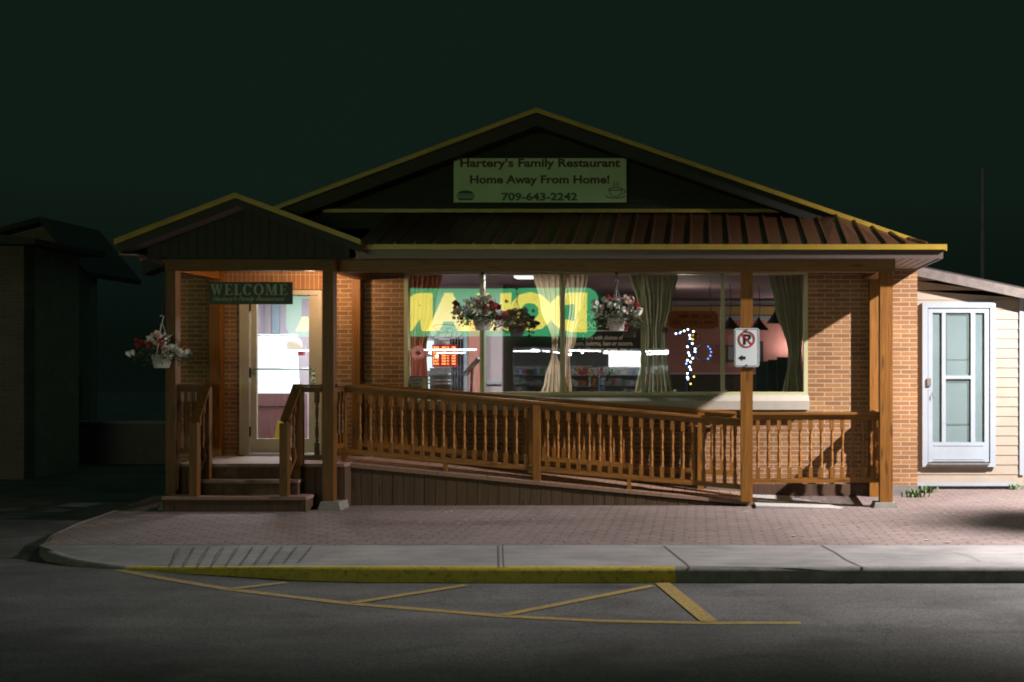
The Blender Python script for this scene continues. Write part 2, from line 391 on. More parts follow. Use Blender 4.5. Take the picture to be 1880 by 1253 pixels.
for px in range(330, 600, 27):
    A = Vector(gp(px, 1004)); Bq = Vector(gp(px-24, 1036, -.03)); t = (Bq-A).normalized(); n = Vector((-t.y,t.x))*.005
    for j in range(5):
        a = A.lerp(Bq, j/5); b_ = A.lerp(Bq, (j+1)/5)
        mb.add([(q.x,q.y, zs(q.x,q.y)+.006) for q in (a-n, b_-n, b_+n, a+n)], [(0,1,2,3)])
mb.build('pavement_grooves', 'joint', kind='structure')
# painted parking lines on the road
def rp(px, py): return gp(px, py, RZ)
def line(pts, w):
    mb = MB()
    for i, (a, b) in enumerate(zip(pts, pts[1:])):
        a = Vector(a); b = Vector(b); t = (b-a).normalized(); n = Vector((-t.y,t.x))*w/2
        mb.add([(*(a-n), RZ+.004),(*(b-n), RZ+.004),(*(b+n), RZ+.004),(*(a+n), RZ+.004)], [(0,1,2,3)])
    return mb
line([rp(215,1047), rp(300,1063), rp(420,1083), rp(640,1109), rp(920,1132), rp(1100,1141), rp(1300,1145), rp(1470,1145)], .08).build('painted_line', 'line_paint', kind='structure')
for a, b in (((425,1083),(525,1071)), ((645,1109),(855,1076)), ((925,1131),(1198,1077)), ((1216,1072),(1303,1143))):
    mb = line([rp(*a), rp(*b)], .085 if b != (1303,1143) else .12)
    for i, v in enumerate(mb.v): mb.v[i] = (v[0], v[1], v[2]+.003)
    mb.build('painted_stripe', 'line_paint', kind='structure')

# ================================================================ RESTAURANT BUILDING
YW = 14.6
rest = thing('restaurant', (-2, YW, 0), 'single storey brick restaurant with a wide low gable roof, covered entrance and long picture window', 'building')
WX0, WX1 = -6.65, 2.81
wx0, wx1, wz0, wz1 = X(742,YW), X(1483,YW), 1.30, 2.86
dx0, dx1, dz0, dz1 = X(443,YW), X(591,YW), .525, 2.62
mb = MB()
mb.box(WX0, dx0, YW, YW+.14, .13, 2.95)
mb.box(dx0, dx1, YW, YW+.14, .13, dz0-.02)
mb.box(dx1, wx0, YW, YW+.14, .13, 2.95)
mb.box(wx0, wx1, YW, YW+.14, .13, wz0-.14)
mb.box(wx1, WX1, YW, YW+.14, .13, 2.95)
mb.box(wx0, wx1, YW, YW+.14, wz1+.02, 2.95)
mb.build('wall', 'brick', rest)
B(dx0, dx1, YW, YW+.14, dz1+.01, 2.95).build('brick_lintel', 'soldier', rest)
B(X(400,YW), dx0-.001, YW-.004, YW+.01, dz1+.01, 2.87).build('brick_lintel', 'soldier', rest)
mb = MB(); mb.box(WX0, WX0+.14, YW+.14, 24, .13, 2.95); mb.box(WX1-.14, WX1, YW+.14, 24, .13, 2.95); mb.box(WX0, WX1, 24, 24.14, .13, 2.95)
mb.build('wall', 'brick_side', rest)
mb = MB(); mb.box(WX0-.01, WX1+.01, YW-.012, YW+.16, -.02, .13); mb.box(WX1-.16, WX1+.01, YW+.16, 24.1, -.02, .13); mb.box(WX0-.01, WX0+.16, YW+.16, 24.1, -.02, .13)
mb.build('foundation', 'conc', rest)
B(X(1382,YW), X(1600,YW), YW-.045, YW-.013, 0, .15).build('dark_base_strip', 'skirt_wood', rest)  # dark strip over the foundation, right of the ramp
# --- big gable: rake slopes fitted from the picture
PX_, PZ_ = -2.01, 4.87
SL, SRR = .376, .345
def roof_z(x): return PZ_-(SL*(PX_-x) if x < PX_ else SRR*(x-PX_))
ex0, ex1 = -6.95, 2.86
rf = MB()
for xa, xb in ((ex0, PX_), (PX_, ex1)):
    za, zb = roof_z(xa), roof_z(xb)
    rf.prism_y([(xa,za-.06),(xb,zb-.06),(xb,zb),(xa,za)], 14.30, 24.3)
rf_o = rf.build('roof', 'shingle', rest)
mb = MB()
for xa, xb in ((ex0, PX_), (PX_, ex1)):
    za, zb = roof_z(xa), roof_z(xb)
    mb.prism_y([(xa,za-.052),(xb,zb-.052),(xb,zb+.006),(xa,za+.006)], 14.265, 14.298)
mb.build('roof_edge_trim', 'trim', rf_o)
mb = MB()
for xa, xb in ((ex0, PX_), (PX_, ex1)):
    za, zb = roof_z(xa), roof_z(xb)
    mb.prism_y([(xa,za-.20),(xb,zb-.20),(xb,zb-.062),(xa,za-.062)], 14.31, 14.34)
    mb.prism_y([(xa,za-.215),(xb,zb-.215),(xb,zb-.202),(xa,za-.202)], 14.31, 14.58)
mb.build('rake_board', dirty('dark_rake_board', (.015,.016,.013), .6, .2), rf_o)
g = MB(); gz = 3.40
gxl = PX_-(PZ_-.22-gz)/SL; gxr = PX_+(PZ_-.22-gz)/SRR
# horizontal lap siding on the gable wall
k = 0; z = gz
while z < PZ_-.24:
    z2 = min(z+.11, PZ_-.225)
    xa, xb = PX_-(PZ_-.22-z)/SL, PX_+(PZ_-.22-z)/SRR
    xc, xd = PX_-(PZ_-.22-z2)/SL, PX_+(PZ_-.22-z2)/SRR
    g.hexa([(xa,YW-.028,z),(xb,YW-.028,z),(xb,YW+.05,z),(xa,YW+.05,z)], [(xc,YW-.012,z2),(xd,YW-.012,z2),(xd,YW+.05,z2),(xc,YW+.05,z2)])
    z = z2
g.build('gable_wall', 'gable_siding', rest)
B(-4.75, X(1432,14.5), YW-.10, YW-.03, 3.60, 3.645).build('flashing', 'trim', rest)
# --- ribbed metal skirt roof
EY, EZ = 13.16, 3.045
sk = MB(); xs_ = [-3.93+i*.2265 for i in range(40)]; xs_ = [x for x in xs_ if x < 2.80]+[2.86]
def sk_top(x):
    z = min(3.60, roof_z(x)-.012); y = 14.58 if z >= 3.6 else 14.36
    return (x, y, z)
for a, b in zip(xs_, xs_[1:]):
    ta, tb = sk_top(a), sk_top(b)
    sk.hexa([(a,EY,EZ-.02),(b,EY,EZ-.02),(tb[0],tb[1],tb[2]-.02),(ta[0],ta[1],ta[2]-.02)], [(a,EY,EZ),(b,EY,EZ),tb,ta])
for a in xs_[1:-1]:
    t = sk_top(a); w = .018; e = .03
    sk.hexa([(a-w,EY-.01,EZ),(a+w,EY-.01,EZ),(a+w,t[1],t[2]),(a-w,t[1],t[2])],
            [(a-w*.6,EY-.01,EZ+e),(a+w*.6,EY-.01,EZ+e),(a+w*.6,t[1],t[2]+e*.8),(a-w*.6,t[1],t[2]+e*.8)])
sk_o = sk.build('skirt_roof', 'roof_metal', rest)
mb = B(-3.93, 2.865, EY-.035, EY-.002, 2.985, 3.045)
mb.hexa([(2.83,EY-.002,2.975),(2.875,EY-.002,2.975),(2.875,14.3,3.10),(2.83,14.3,3.10)], [(2.83,EY-.002,3.045),(2.875,EY-.002,3.045),(2.875,14.3,3.17),(2.83,14.3,3.17)])
mb.build('eave_trim', 'trim', sk_o)
mb = B(-3.93, 2.83, EY+.0, EY+.025, 2.885, 2.983)
mb.box(2.805, 2.83, EY+.025, 15.0, 2.885, 2.973)
mb.build('fascia', 'fascia', rest)
mb = MB(); x = -6.5
while x < 2.80:     # grooved soffit panels
    mb.box(x, min(x+.085, 2.80), EY+.03 if x > -3.95 else 13.3, YW+.0, 2.893, 2.91)
    mb.box(x+.085, min(x+.1, 2.803), EY+.03 if x > -3.95 else 13.3, YW+.0, 2.900, 2.91) if x+.085 < 2.8 else None
    x += .1
mb.build('soffit', 'soffit', rest)
# --- small entrance gable
gxL, gxR, gxP = -6.56, -3.79, -5.2
gze, gzp = 3.06, 3.584
GY = 12.90
def sg(x): return gzp-(gzp-gze)*abs(x-gxP)/((gxP-gxL) if x < gxP else (gxR-gxP))
mb = MB()
for a, b in ((gxL,gxP),(gxP,gxR)): mb.prism_y([(a,sg(a)-.035),(b,sg(b)-.035),(b,sg(b)),(a,sg(a))], GY, 14.9)
pr = mb.build('porch_roof', 'roof_metal', rest)
mb = MB()
for a, b in ((gxL,gxP),(gxP,gxR)):
    mb.prism_y([(a,sg(a)-.045),(b,sg(b)-.045),(b,sg(b)+.008),(a,sg(a)+.008)], GY-.03, GY-.002)
    mb.prism_y([(a,sg(a)-.002),(b,sg(b)-.002),(b,sg(b)+.014),(a,sg(a)+.014)], GY-.045, GY-.031)
mb.build('roof_edge_trim', 'trim', pr)
mb = MB()
for a, b in ((gxL+.02,gxP),(gxP,gxR-.02)):
    mb.prism_y([(a,sg(a)-.135),(b,sg(b)-.135),(b,sg(b)-.047),(a,sg(a)-.047)], GY+.005, GY+.03)
mb.build('rake_board', dirty('dark_green_rake_board', (.03,.034,.03), .7, .2), pr)
mb = MB()
for a, b in ((gxL+.02,gxP),(gxP,gxR-.02)):
    mb.prism_y([(a,sg(a)-.135),(b,sg(b)-.135),(b,sg(b)-.12),(a,sg(a)-.12)], GY+.03, 13.148)
mb.build('rake_soffit', 'soffit', pr)
mb = MB(); mb.prism_y([(-6.32,2.885),(-4.0,2.885),(-4.0,sg(-4.0)-.137),(gxP,gzp-.137),(-6.32,sg(-6.32)-.137)], 13.15, 13.19)
for i in range(22):
    x = -6.28+i*.104
    if x < -4.02: mb.box(x, x+.012, 13.138, 13.151, 2.885, sg(x)-.14)
mb.build('porch_gable', 'gable_siding', pr)
mb = B(-6.52, -6.33, GY+.04, 14.8, 2.90, 2.915); mb.build('porch_eave_soffit', 'soffit', pr)
mb = B(-6.545, -6.522, GY+.04, 14.8, 2.90, 3.02); mb.build('porch_eave_fascia', 'fascia', pr)
B(-6.22, -4.2, 13.3, YW-.002, 2.862, 2.882).build('porch_ceiling', 'header_wood', rest)
# --- window: frame, mullions, five panes
win = MB(); yf = YW+.035
win.box(wx0, wx0+.05, YW-.01, YW+.12, wz0-.02, wz1); win.box(wx1-.05, wx1, YW-.01, YW+.12, wz0-.02, wz1)
win.box(wx0+.05, wx1-.05, YW-.01, YW+.12, wz1-.035, wz1); win.box(wx0+.05, wx1-.05, YW-.01, YW+.12, wz0-.02, wz0+.022)
win_o = win.build('window', 'cream_frame', rest)
mull = [X(p, YW) for p in (885, 1032, 1180, 1327)]
for m_ in mull:
    mb = B(m_-.026, m_+.026, YW-.015, YW+.10, wz0+.022, wz1-.035); mb.box(m_-.008, m_+.008, YW-.03, YW-.0151, wz0+.022, wz1-.035)
    mb.build('mullion', 'cream_frame', win_o)
xs2 = [wx0+.05]+[v for m_ in mull for v in (m_-.026, m_+.026)]+[wx1-.05]
for i in range(0, 10, 2):
    B(xs2[i], xs2[i+1], YW+.045, YW+.050, wz0+.022, wz1-.035).build('pane', 'glass', win_o)
mb = MB(); mb.hexa([(wx0-.02,YW-.13,1.10),(wx1+.01,YW-.13,1.10),(wx1+.01,YW-.002,1.10),(wx0-.02,YW-.002,1.10)],
                   [(wx0-.02,YW-.13,1.21),(wx1+.01,YW-.13,1.21),(wx1+.01,YW-.002,1.285),(wx0-.02,YW-.002,1.285)])
mb.build('window_sill', 'sill', rest)
# --- entrance door
fw = .055
mb = B(dx0, dx0+.10, YW-.012, YW+.11, dz0-.01, dz1); mb.box(dx1-.05, dx1, YW-.012, YW+.11, dz0-.01, dz1); mb.box(dx0+.10, dx1-.05, YW-.012, YW+.11, dz1-.06, dz1)
mb.box(dx0-.02, dx0+.0, YW-.02, YW-.0, dz0, dz1+.02)
dfr = mb.build('door_frame', 'door_paint', rest)
lx0, lx1 = dx0+.10+.012, dx1-.05-.006
g0, g1, gz0, gz1 = X(470,YW), X(566,YW), Z(806,YW), Z(541,YW)
mb = B(lx0, g0, YW+.02, YW+.065, dz0+.02, dz1-.07); mb.box(g1, lx1, YW+.02, YW+.065, dz0+.02, dz1-.07)
mb.box(g0, g1, YW+.02, YW+.065, dz0+.02, gz0); mb.box(g0, g1, YW+.02, YW+.065, gz1, dz1-.07)
door = mb.build('door', 'door_paint', rest)
B(g0, g1, YW+.040, YW+.045, gz0, gz1).build('pane', 'glass', door)
mb = MB(); zb = Z(678,YW)
mb.tube([(g0-.03,YW-.01,zb),(g1+.06,YW-.01,zb)], .011); mb.tube([(g0-.03,YW+.02,zb),(g0-.03,YW-.015,zb)], .012); mb.tube([(g1+.06,YW+.02,zb),(g1+.06,YW-.015,zb)], .012)
mb.build('push_bar', 'steel', door)
mb = B(g1+.035, g1+.085, YW+.008, YW+.0195, zb-.17, zb-.04); mb.lathe([(.02,0),(.02,.03)], (g1+.06,YW,zb-.10)); mb.tube([(g1+.06,YW,zb-.13),(g1+.06,YW-.03,zb-.15),(g1+.02,YW-.03,zb-.15)], .01)
mb.build('door_handle', 'steel', door)
for zz in (.75, 1.5, 2.35): B(dx0+.097, dx0+.118, YW+.0, YW+.0195, zz, zz+.13).build('hinge', 'dark', door)
B(dx0+.10, dx1-.04, YW-.05, YW+.10, dz0-.012, dz0+.012).build('threshold', 'steel', rest)

# --- header beams and posts
def post(px0, px1, y0, z0, z1, name='porch_post', depth=.13, m='wood_z'):
    w = X(px1,y0)-X(px0,y0); x = X(px0,y0)
    return B(x, x+w, y0, y0+depth, z0, z1).build(name, m, rest)
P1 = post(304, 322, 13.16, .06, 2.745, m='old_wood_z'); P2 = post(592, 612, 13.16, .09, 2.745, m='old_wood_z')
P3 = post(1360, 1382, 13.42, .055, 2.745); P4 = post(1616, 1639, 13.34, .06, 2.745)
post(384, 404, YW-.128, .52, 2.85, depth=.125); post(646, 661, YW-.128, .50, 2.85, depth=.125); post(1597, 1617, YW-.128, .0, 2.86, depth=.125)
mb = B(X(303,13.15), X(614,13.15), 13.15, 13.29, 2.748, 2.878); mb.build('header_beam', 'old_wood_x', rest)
B(X(300,13.2), X(300,13.2)+.13, 13.29, YW-.002, 2.748, 2.86).build('side_beam', 'wood_y', rest)
B(X(592,13.16), X(592,13.16)+.12, 13.29, YW-.002, 2.748, 2.86).build('side_beam', 'wood_y', rest)
B(X(616,13.3), X(1642,13.4), 13.34, 13.47, 2.748, 2.892).build('header_beam', 'header_wood', rest)
B(X(1612,13.4), X(1642,13.4), 13.47, YW-.002, 2.748, 2.892).build('side_beam', 'header_wood', rest)
def footing(px0, px1, y0, y1, h, label):
    mb = MB(); a, b = X(px0,y0), X(px1,y0)
    mb.hexa([(a-.02,y0-.02,-.03),(b+.02,y0-.02,-.03),(b+.02,y1,-.03),(a-.02,y1,-.03)], [(a+.01,y0+.01,h),(b-.02,y0+.01,h),(b-.01,y1,h),(a+.02,y1,h)])
    return mb.build('post_footing', 'conc', rest)
footing(586, 624, 13.09, 13.40, .09, ''); footing(1606, 1648, 13.28, 13.56, .058, ''); footing(292, 308, 13.1, 13.36, .06, '')

# ================================================================ DECK, STEPS, RAMP
deck = thing('entrance_deck', (-5.2, 13.9, 0), 'raised wooden entrance deck with dark skirt boards in front of the glass door', 'deck')
DX0, DX1, DY = X(322,13.3)+.0, -4.10, 13.30
mb = MB(); y = DY
while y < YW-.13:
    mb.box(DX0, DX1, y, min(y+.135, YW-.128), .475, .512); y += .140
mb.build('planking', 'deck_wood', deck)
def boards(x0, x1, y, z0, z1f, w=.125, gap=.006, t=.022):
    mb = MB(); x = x0; i = 0
    while x < x1-.01:
        xe = min(x+w-gap, x1); j = random.uniform(0,.004)
        mb.hexa([(x,y+j,z0),(xe,y+j,z0),(xe,y+t,z0),(x,y+t,z0)], [(x,y+j,z1f(x)),(xe,y+j,z1f(xe)),(xe,y+t,z1f(xe)),(x,y+t,z1f(x))])
        x += w
    return mb
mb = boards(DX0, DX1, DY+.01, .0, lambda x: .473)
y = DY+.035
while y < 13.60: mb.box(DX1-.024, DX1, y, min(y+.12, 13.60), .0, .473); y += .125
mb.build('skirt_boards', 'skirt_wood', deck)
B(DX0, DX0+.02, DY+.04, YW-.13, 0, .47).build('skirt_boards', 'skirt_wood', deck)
steps = thing('porch_steps', (-5.3, 13.1, 0), 'three dark wooden steps up to the entrance deck', 'steps')
sx0, sx1 = X(355,13.0), X(541,13.0)
bx0, bx1 = X(296,12.92), X(562,12.92)
mb = B(bx0, bx1, 12.92, 13.20, .135, .17); mb.build('tread', 'deck_wood', steps)
mb = B(bx0+.01, bx1-.01, 12.935, 12.96, -.01, .133); mb.box(bx1-.03, bx1-.011, 12.96, 13.20, -.01, .133); mb.box(bx0+.01, bx0+.03, 12.96, 13.2, -.01, .133); mb.build('riser', 'skirt_wood', steps)
B(sx0, sx1, 13.11, 13.34, .305, .34).build('tread', 'deck_wood', steps)
mb = B(sx0+.01, sx1-.01, 13.125, 13.15, .171, .303); mb.box(sx1-.03, sx1-.011, 13.15, 13.295, .171, .303); mb.build('riser', 'skirt_wood', steps)
B(sx0+.01, sx1-.01, 13.285, 13.299, .342, .474).build('riser', 'skirt_wood', steps)
ramp_t = thing('wheelchair_ramp', (-1.7, 13.9, 0), 'long sloping wooden ramp with vertical skirt boards running down to the pavement', 'ramp')
RX0, RX1, RY0, RY1 = -4.098, X(1385,13.5), 13.60, YW-.05
def rz(x): return .505+(x-RX0)/(RX1-RX0)*(.04-.505)
mb = MB(); x = RX0
while x < RX1-.02:
    xe = min(x+.135, RX1); mb.hexa([(x,RY0,rz(x)-.035),(xe,RY0,rz(xe)-.035),(xe,RY1,rz(xe)-.035),(x,RY1,rz(x)-.035)], [(x,RY0,rz(x)),(xe,RY0,rz(xe)),(xe,RY1,rz(xe)),(x,RY1,rz(x))]); x += .141
mb.build('planking', 'ramp_wood', ramp_t)
mb = MB(); mb.hexa([(RX0,13.525,rz(RX0)-.055),(RX1+.0,13.525,rz(RX1)-.04),(RX1,13.598,rz(RX1)-.04),(RX0,13.598,rz(RX0)-.055)],
                   [(RX0,13.525,rz(RX0)-.005),(RX1,13.525,rz(RX1)-.003),(RX1,13.598,rz(RX1)-.003),(RX0,13.598,rz(RX0)-.005)])
mb.build('edge_board', 'ramp_wood', ramp_t)
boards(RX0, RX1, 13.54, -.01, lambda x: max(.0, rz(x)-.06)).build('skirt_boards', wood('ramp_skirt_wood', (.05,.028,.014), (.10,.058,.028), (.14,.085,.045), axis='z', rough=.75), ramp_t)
pad = MB(); pad.prism_z([(RX1+.004,13.22),(1.62,13.2),(1.70,13.3),(1.12,14.42),(RX1+.004,14.42)], -.02, lambda x, y: .034-.030*(x-RX1)/(1.7-RX1))
MT['apron'] = dirty('pale_apron_concrete', (.36,.35,.345), .85, .25, scale=8, bumps=.4)
pad.build('concrete_apron', 'apron', kind='structure')

# ================================================================ RAILINGS
bal = MB(); q = .023
bal.box(-q,q,-q,q,0,.19); bal.box(-q,q,-q,q,.83,1)
bal.lathe([(.022,.19),(.012,.205),(.022,.225),(.013,.24),(.020,.29),(.022,.35),(.018,.44),(.011,.49),(.021,.51),(.011,.53),(.015,.58),(.020,.68),(.019,.74),(.012,.785),(.021,.80),(.013,.82),(.022,.83)], (0,0,0), 8)
BAL_ME = {}
SHADED = False  # set while building rails in the shade-darkened wood
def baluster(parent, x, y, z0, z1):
    mat = 'old_wood_z' if SHADED else 'wood_z'
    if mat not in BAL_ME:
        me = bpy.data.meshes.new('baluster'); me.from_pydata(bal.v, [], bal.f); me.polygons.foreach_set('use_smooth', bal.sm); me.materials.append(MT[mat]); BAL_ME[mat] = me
    o = bpy.data.objects.new('baluster', BAL_ME[mat]); col.objects.link(o); o.parent = parent
    o.location = Vector((x,y,z0))-ORG[parent.name]; o.scale = (1,1,z1-z0); o.rotation_euler = (0,0,random.uniform(-.03,.03))
    return o
def railing(label, a, b, zt, zb, n, newels=(), feet=(), mat='wood_x', cap=True, t0=None, t1=None, group='porch railings', capw=.10):
    """a,b: (x,y); zt,zb: (start,end) height of top and bottom rails"""
    if SHADED: mat = 'old_'+mat
    mz = 'old_wood_z' if SHADED else 'wood_z'
    A = Vector(a); Bv = Vector(b)
    th = thing('railing', (A.x, A.y, zb[0]-.1), label, 'railing', group)
    def pt(t, z): p = A.lerp(Bv, t); return (p.x, p.y, z[0]+(z[1]-z[0])*t)
    MB().beam(pt(0,zt), pt(1,zt), capw, .028).build('top_rail', mat, th)
    z2 = (zt[0]-.031, zt[1]-.031); MB().beam(pt(0,z2), pt(1,z2), .042, .06).build('under_rail', mat, th)
    MB().beam(pt(0,zb), pt(1,zb), .042, .058).build('bottom_rail', mat, th)
    for i in range(n):
        t = (i+.5)/n if t0 is None else t0+(t1-t0)*i/(n-1)
        if any(abs(t-tn)*(Bv-A).length < .07 for tn, *_ in newels): continue
        p = pt(t, (0,0)); baluster(th, p[0], p[1], zb[0]+(zb[1]-zb[0])*t+.001, z2[0]+(z2[1]-z2[0])*t-.061)
    for tn, w, dz in newels:
        p = pt(tn, zt); B(p[0]-w/2, p[0]+w/2, p[1]-w/2, p[1]+w/2, dz, p[2]-.03).build('newel_post', mz, th)
    for tn, dz in feet:
        p = pt(tn, zb); B(p[0]-.022, p[0]+.022, p[1]-.02, p[1]+.02, dz, p[2]-.058).build('foot', mz, th)
    return th
# front rail of the ramp
YR = 13.60
fx0, fx1 = X(632,YR), X(1359,YR)
def tpx(px): return (X(px,YR)-fx0)/(fx1-fx0)
railing('long sloping wooden railing along the street side of the ramp', (fx0,YR), (fx1,YR), (Z(706,YR),Z(769,YR)), (Z(824,YR),Z(890,YR)), 38,
        newels=[(.0,.05,rz(fx0)-.04),(tpx(986),.085,rz(X(986,YR))-.04)], feet=[(tpx(818),rz(X(818,YR))-.03),(tpx(1155),rz(X(1155,YR))-.03)])
YB = 14.42
bx0r, bx1r = X(664,YB), X(1352,YB)
def bpx(px): return (X(px,YB)-bx0r)/(bx1r-bx0r)
railing('sloping wooden railing on the wall side of the ramp, half hidden behind the front one', (bx0r,YB), (bx1r,YB), (1.43,1.075), (.70,.32), 38,
        newels=[(bpx(1287),.085,rz(X(1287,YB))-.01),(bpx(975),.08,rz(X(975,YB))-.01)])
Yq = 13.42
railing('level wooden railing in front of the brick wall at the right end of the porch', (X(1382,Yq),Yq+.06), (X(1616,Yq),Yq+.06), (Z(758,Yq),Z(757,Yq)), (Z(879,Yq),Z(878,Yq)), 12)
railing('short wooden railing running back from the right corner post to the wall', (X(1616,13.42)+.06,13.48), (X(1597,YW)+.06,YW-.13), (1.10,1.10), (.33,.33), 9, mat='wood_y')
SHADED = True
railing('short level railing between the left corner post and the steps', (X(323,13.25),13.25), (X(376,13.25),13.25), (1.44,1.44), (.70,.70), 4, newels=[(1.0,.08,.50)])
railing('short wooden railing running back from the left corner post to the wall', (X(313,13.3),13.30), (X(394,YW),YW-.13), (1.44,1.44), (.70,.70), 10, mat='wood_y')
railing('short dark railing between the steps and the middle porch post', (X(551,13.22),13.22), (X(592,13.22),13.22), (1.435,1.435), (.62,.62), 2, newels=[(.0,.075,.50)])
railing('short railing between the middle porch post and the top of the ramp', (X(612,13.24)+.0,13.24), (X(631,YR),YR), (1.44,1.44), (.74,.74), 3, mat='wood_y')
def stair_rail(px_t, px_b, label):
    yt, yb = 13.22, 12.99; a = (X(px_t,yt), yt); b = (X(px_b,yb), yb)
    th = thing('stair_handrail', (b[0],b[1],.17), label, 'handrail', 'handrails beside the entrance steps')
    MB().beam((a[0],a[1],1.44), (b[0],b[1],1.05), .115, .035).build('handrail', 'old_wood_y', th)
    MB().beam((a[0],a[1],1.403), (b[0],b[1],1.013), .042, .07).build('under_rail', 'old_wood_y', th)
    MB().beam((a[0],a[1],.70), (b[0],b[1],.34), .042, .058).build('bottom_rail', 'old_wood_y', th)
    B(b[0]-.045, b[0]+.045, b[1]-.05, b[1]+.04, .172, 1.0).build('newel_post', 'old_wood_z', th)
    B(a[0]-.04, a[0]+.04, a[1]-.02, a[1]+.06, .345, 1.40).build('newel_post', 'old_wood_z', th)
    for t in (.3, .66):
        p = Vector(a).lerp(Vector(b), t); baluster(th, p.x, p.y, .70-.36*t, 1.33-.39*t)
stair_rail(379, 358, 'left handrail of the entrance steps sloping down to a lower newel post')
stair_rail(546, 523, 'right handrail of the entrance steps with a broad sloping top board')

# ================================================================ SIGNS
SIGN_G = dirty('cream_sign_board', (.54,.72,.46), .5, .08)
gs = thing('restaurant_sign', (X(991,14.5), 14.52, 3.73), 'wide cream name board with dark lettering on the dark gable', 'sign')
sY = 14.50
a, b, t_, u = X(833,sY), X(1150,sY), Z(291,sY), Z(372,sY)
B(a, b, sY, sY+.03, u, t_).build('board', SIGN_G, gs)
MT['sign_maroon'] = dirty('maroon_lettering', (.09,.025,.02), .5, .1); MT['sign_teal'] = dirty('teal_lettering', (.02,.075,.06), .5, .1)
mb = text_mb('Hartery’s Family Restaurant', X(845,sY), X(1139,sY), Z(312,sY), Z(291.5,sY), sY-.004, bold=.032); mb.build('lettering', 'sign_maroon', gs)
mb = text_mb('Home Away From Home!', X(863,sY), X(1119,sY), Z(342,sY), Z(322,sY), sY-.004, bold=.032); mb.build('lettering', 'sign_maroon', gs)
mb = text_mb('709-643-2242', X(921,sY), X(1060,sY), Z(369,sY), Z(354,sY), sY-.004, bold=.03); mb.build('lettering', 'sign_teal', gs)
mb = MB()      # burger emblem
cx, cz = X(855,sY), Z(359,sY)
def bun(w, z0, h, dome):
    pts = [(cx-w+ .0, z0)] + [(cx+w*math.cos(math.pi-i*math.pi/10), z0+h*math.sin(i*math.pi/10)*dome+ (0 if dome else h)) for i in range(11)] + [(cx+w, z0)]
    mb.prism_y(pts, sY-.004, sY)
bun(.10, cz+.018, .045, 1); mb.prism_y([(cx-.125,cz+.010),(cx-.11,cz-.003),(cx+.11,cz-.003),(cx+.125,cz+.010)], sY-.004, sY)
mb.prism_y([(cx-.125,cz-.012),(cx-.10,cz-.024),(cx+.10,cz-.024),(cx+.125,cz-.012)], sY-.004, sY)
mb.prism_y([(cx-.11,cz-.034),(cx-.08,cz-.062),(cx+.08,cz-.062),(cx+.11,cz-.034)], sY-.004, sY)
mb.build('burger_emblem', 'sign_teal', gs)
mb = MB(); cx, cz = X(1130,sY), Z(352,sY)   # coffee cup emblem
ring = lambda rx, rz, a0, a1, ox, oz, n=14: [(cx+ox+rx*math.cos(a0+(a1-a0)*i/n), sY-.003, cz+oz+rz*math.sin(a0+(a1-a0)*i/n)) for i in range(n+1)]
mb.tube(ring(.085,.018,0,2*math.pi,0,.03), .005, 5); mb.tube(ring(.085,.095,math.pi,2*math.pi,0,.03), .005, 5)
mb.tube(ring(.03,.03,-1.4,1.5,.09,.0), .005, 5); mb.tube(ring(.12,.03,math.pi*.95,2*math.pi*1.02,0,-.055), .006, 5)
for k in (-.02,.01,.04): mb.tube([(cx+k,sY-.003,cz+.06),(cx+k-.012,sY-.003,cz+.08),(cx+k+.008,sY-.003,cz+.10),(cx+k,sY-.003,cz+.125)], .004, 5)
mb.build('cup_emblem', 'sign_teal', gs)

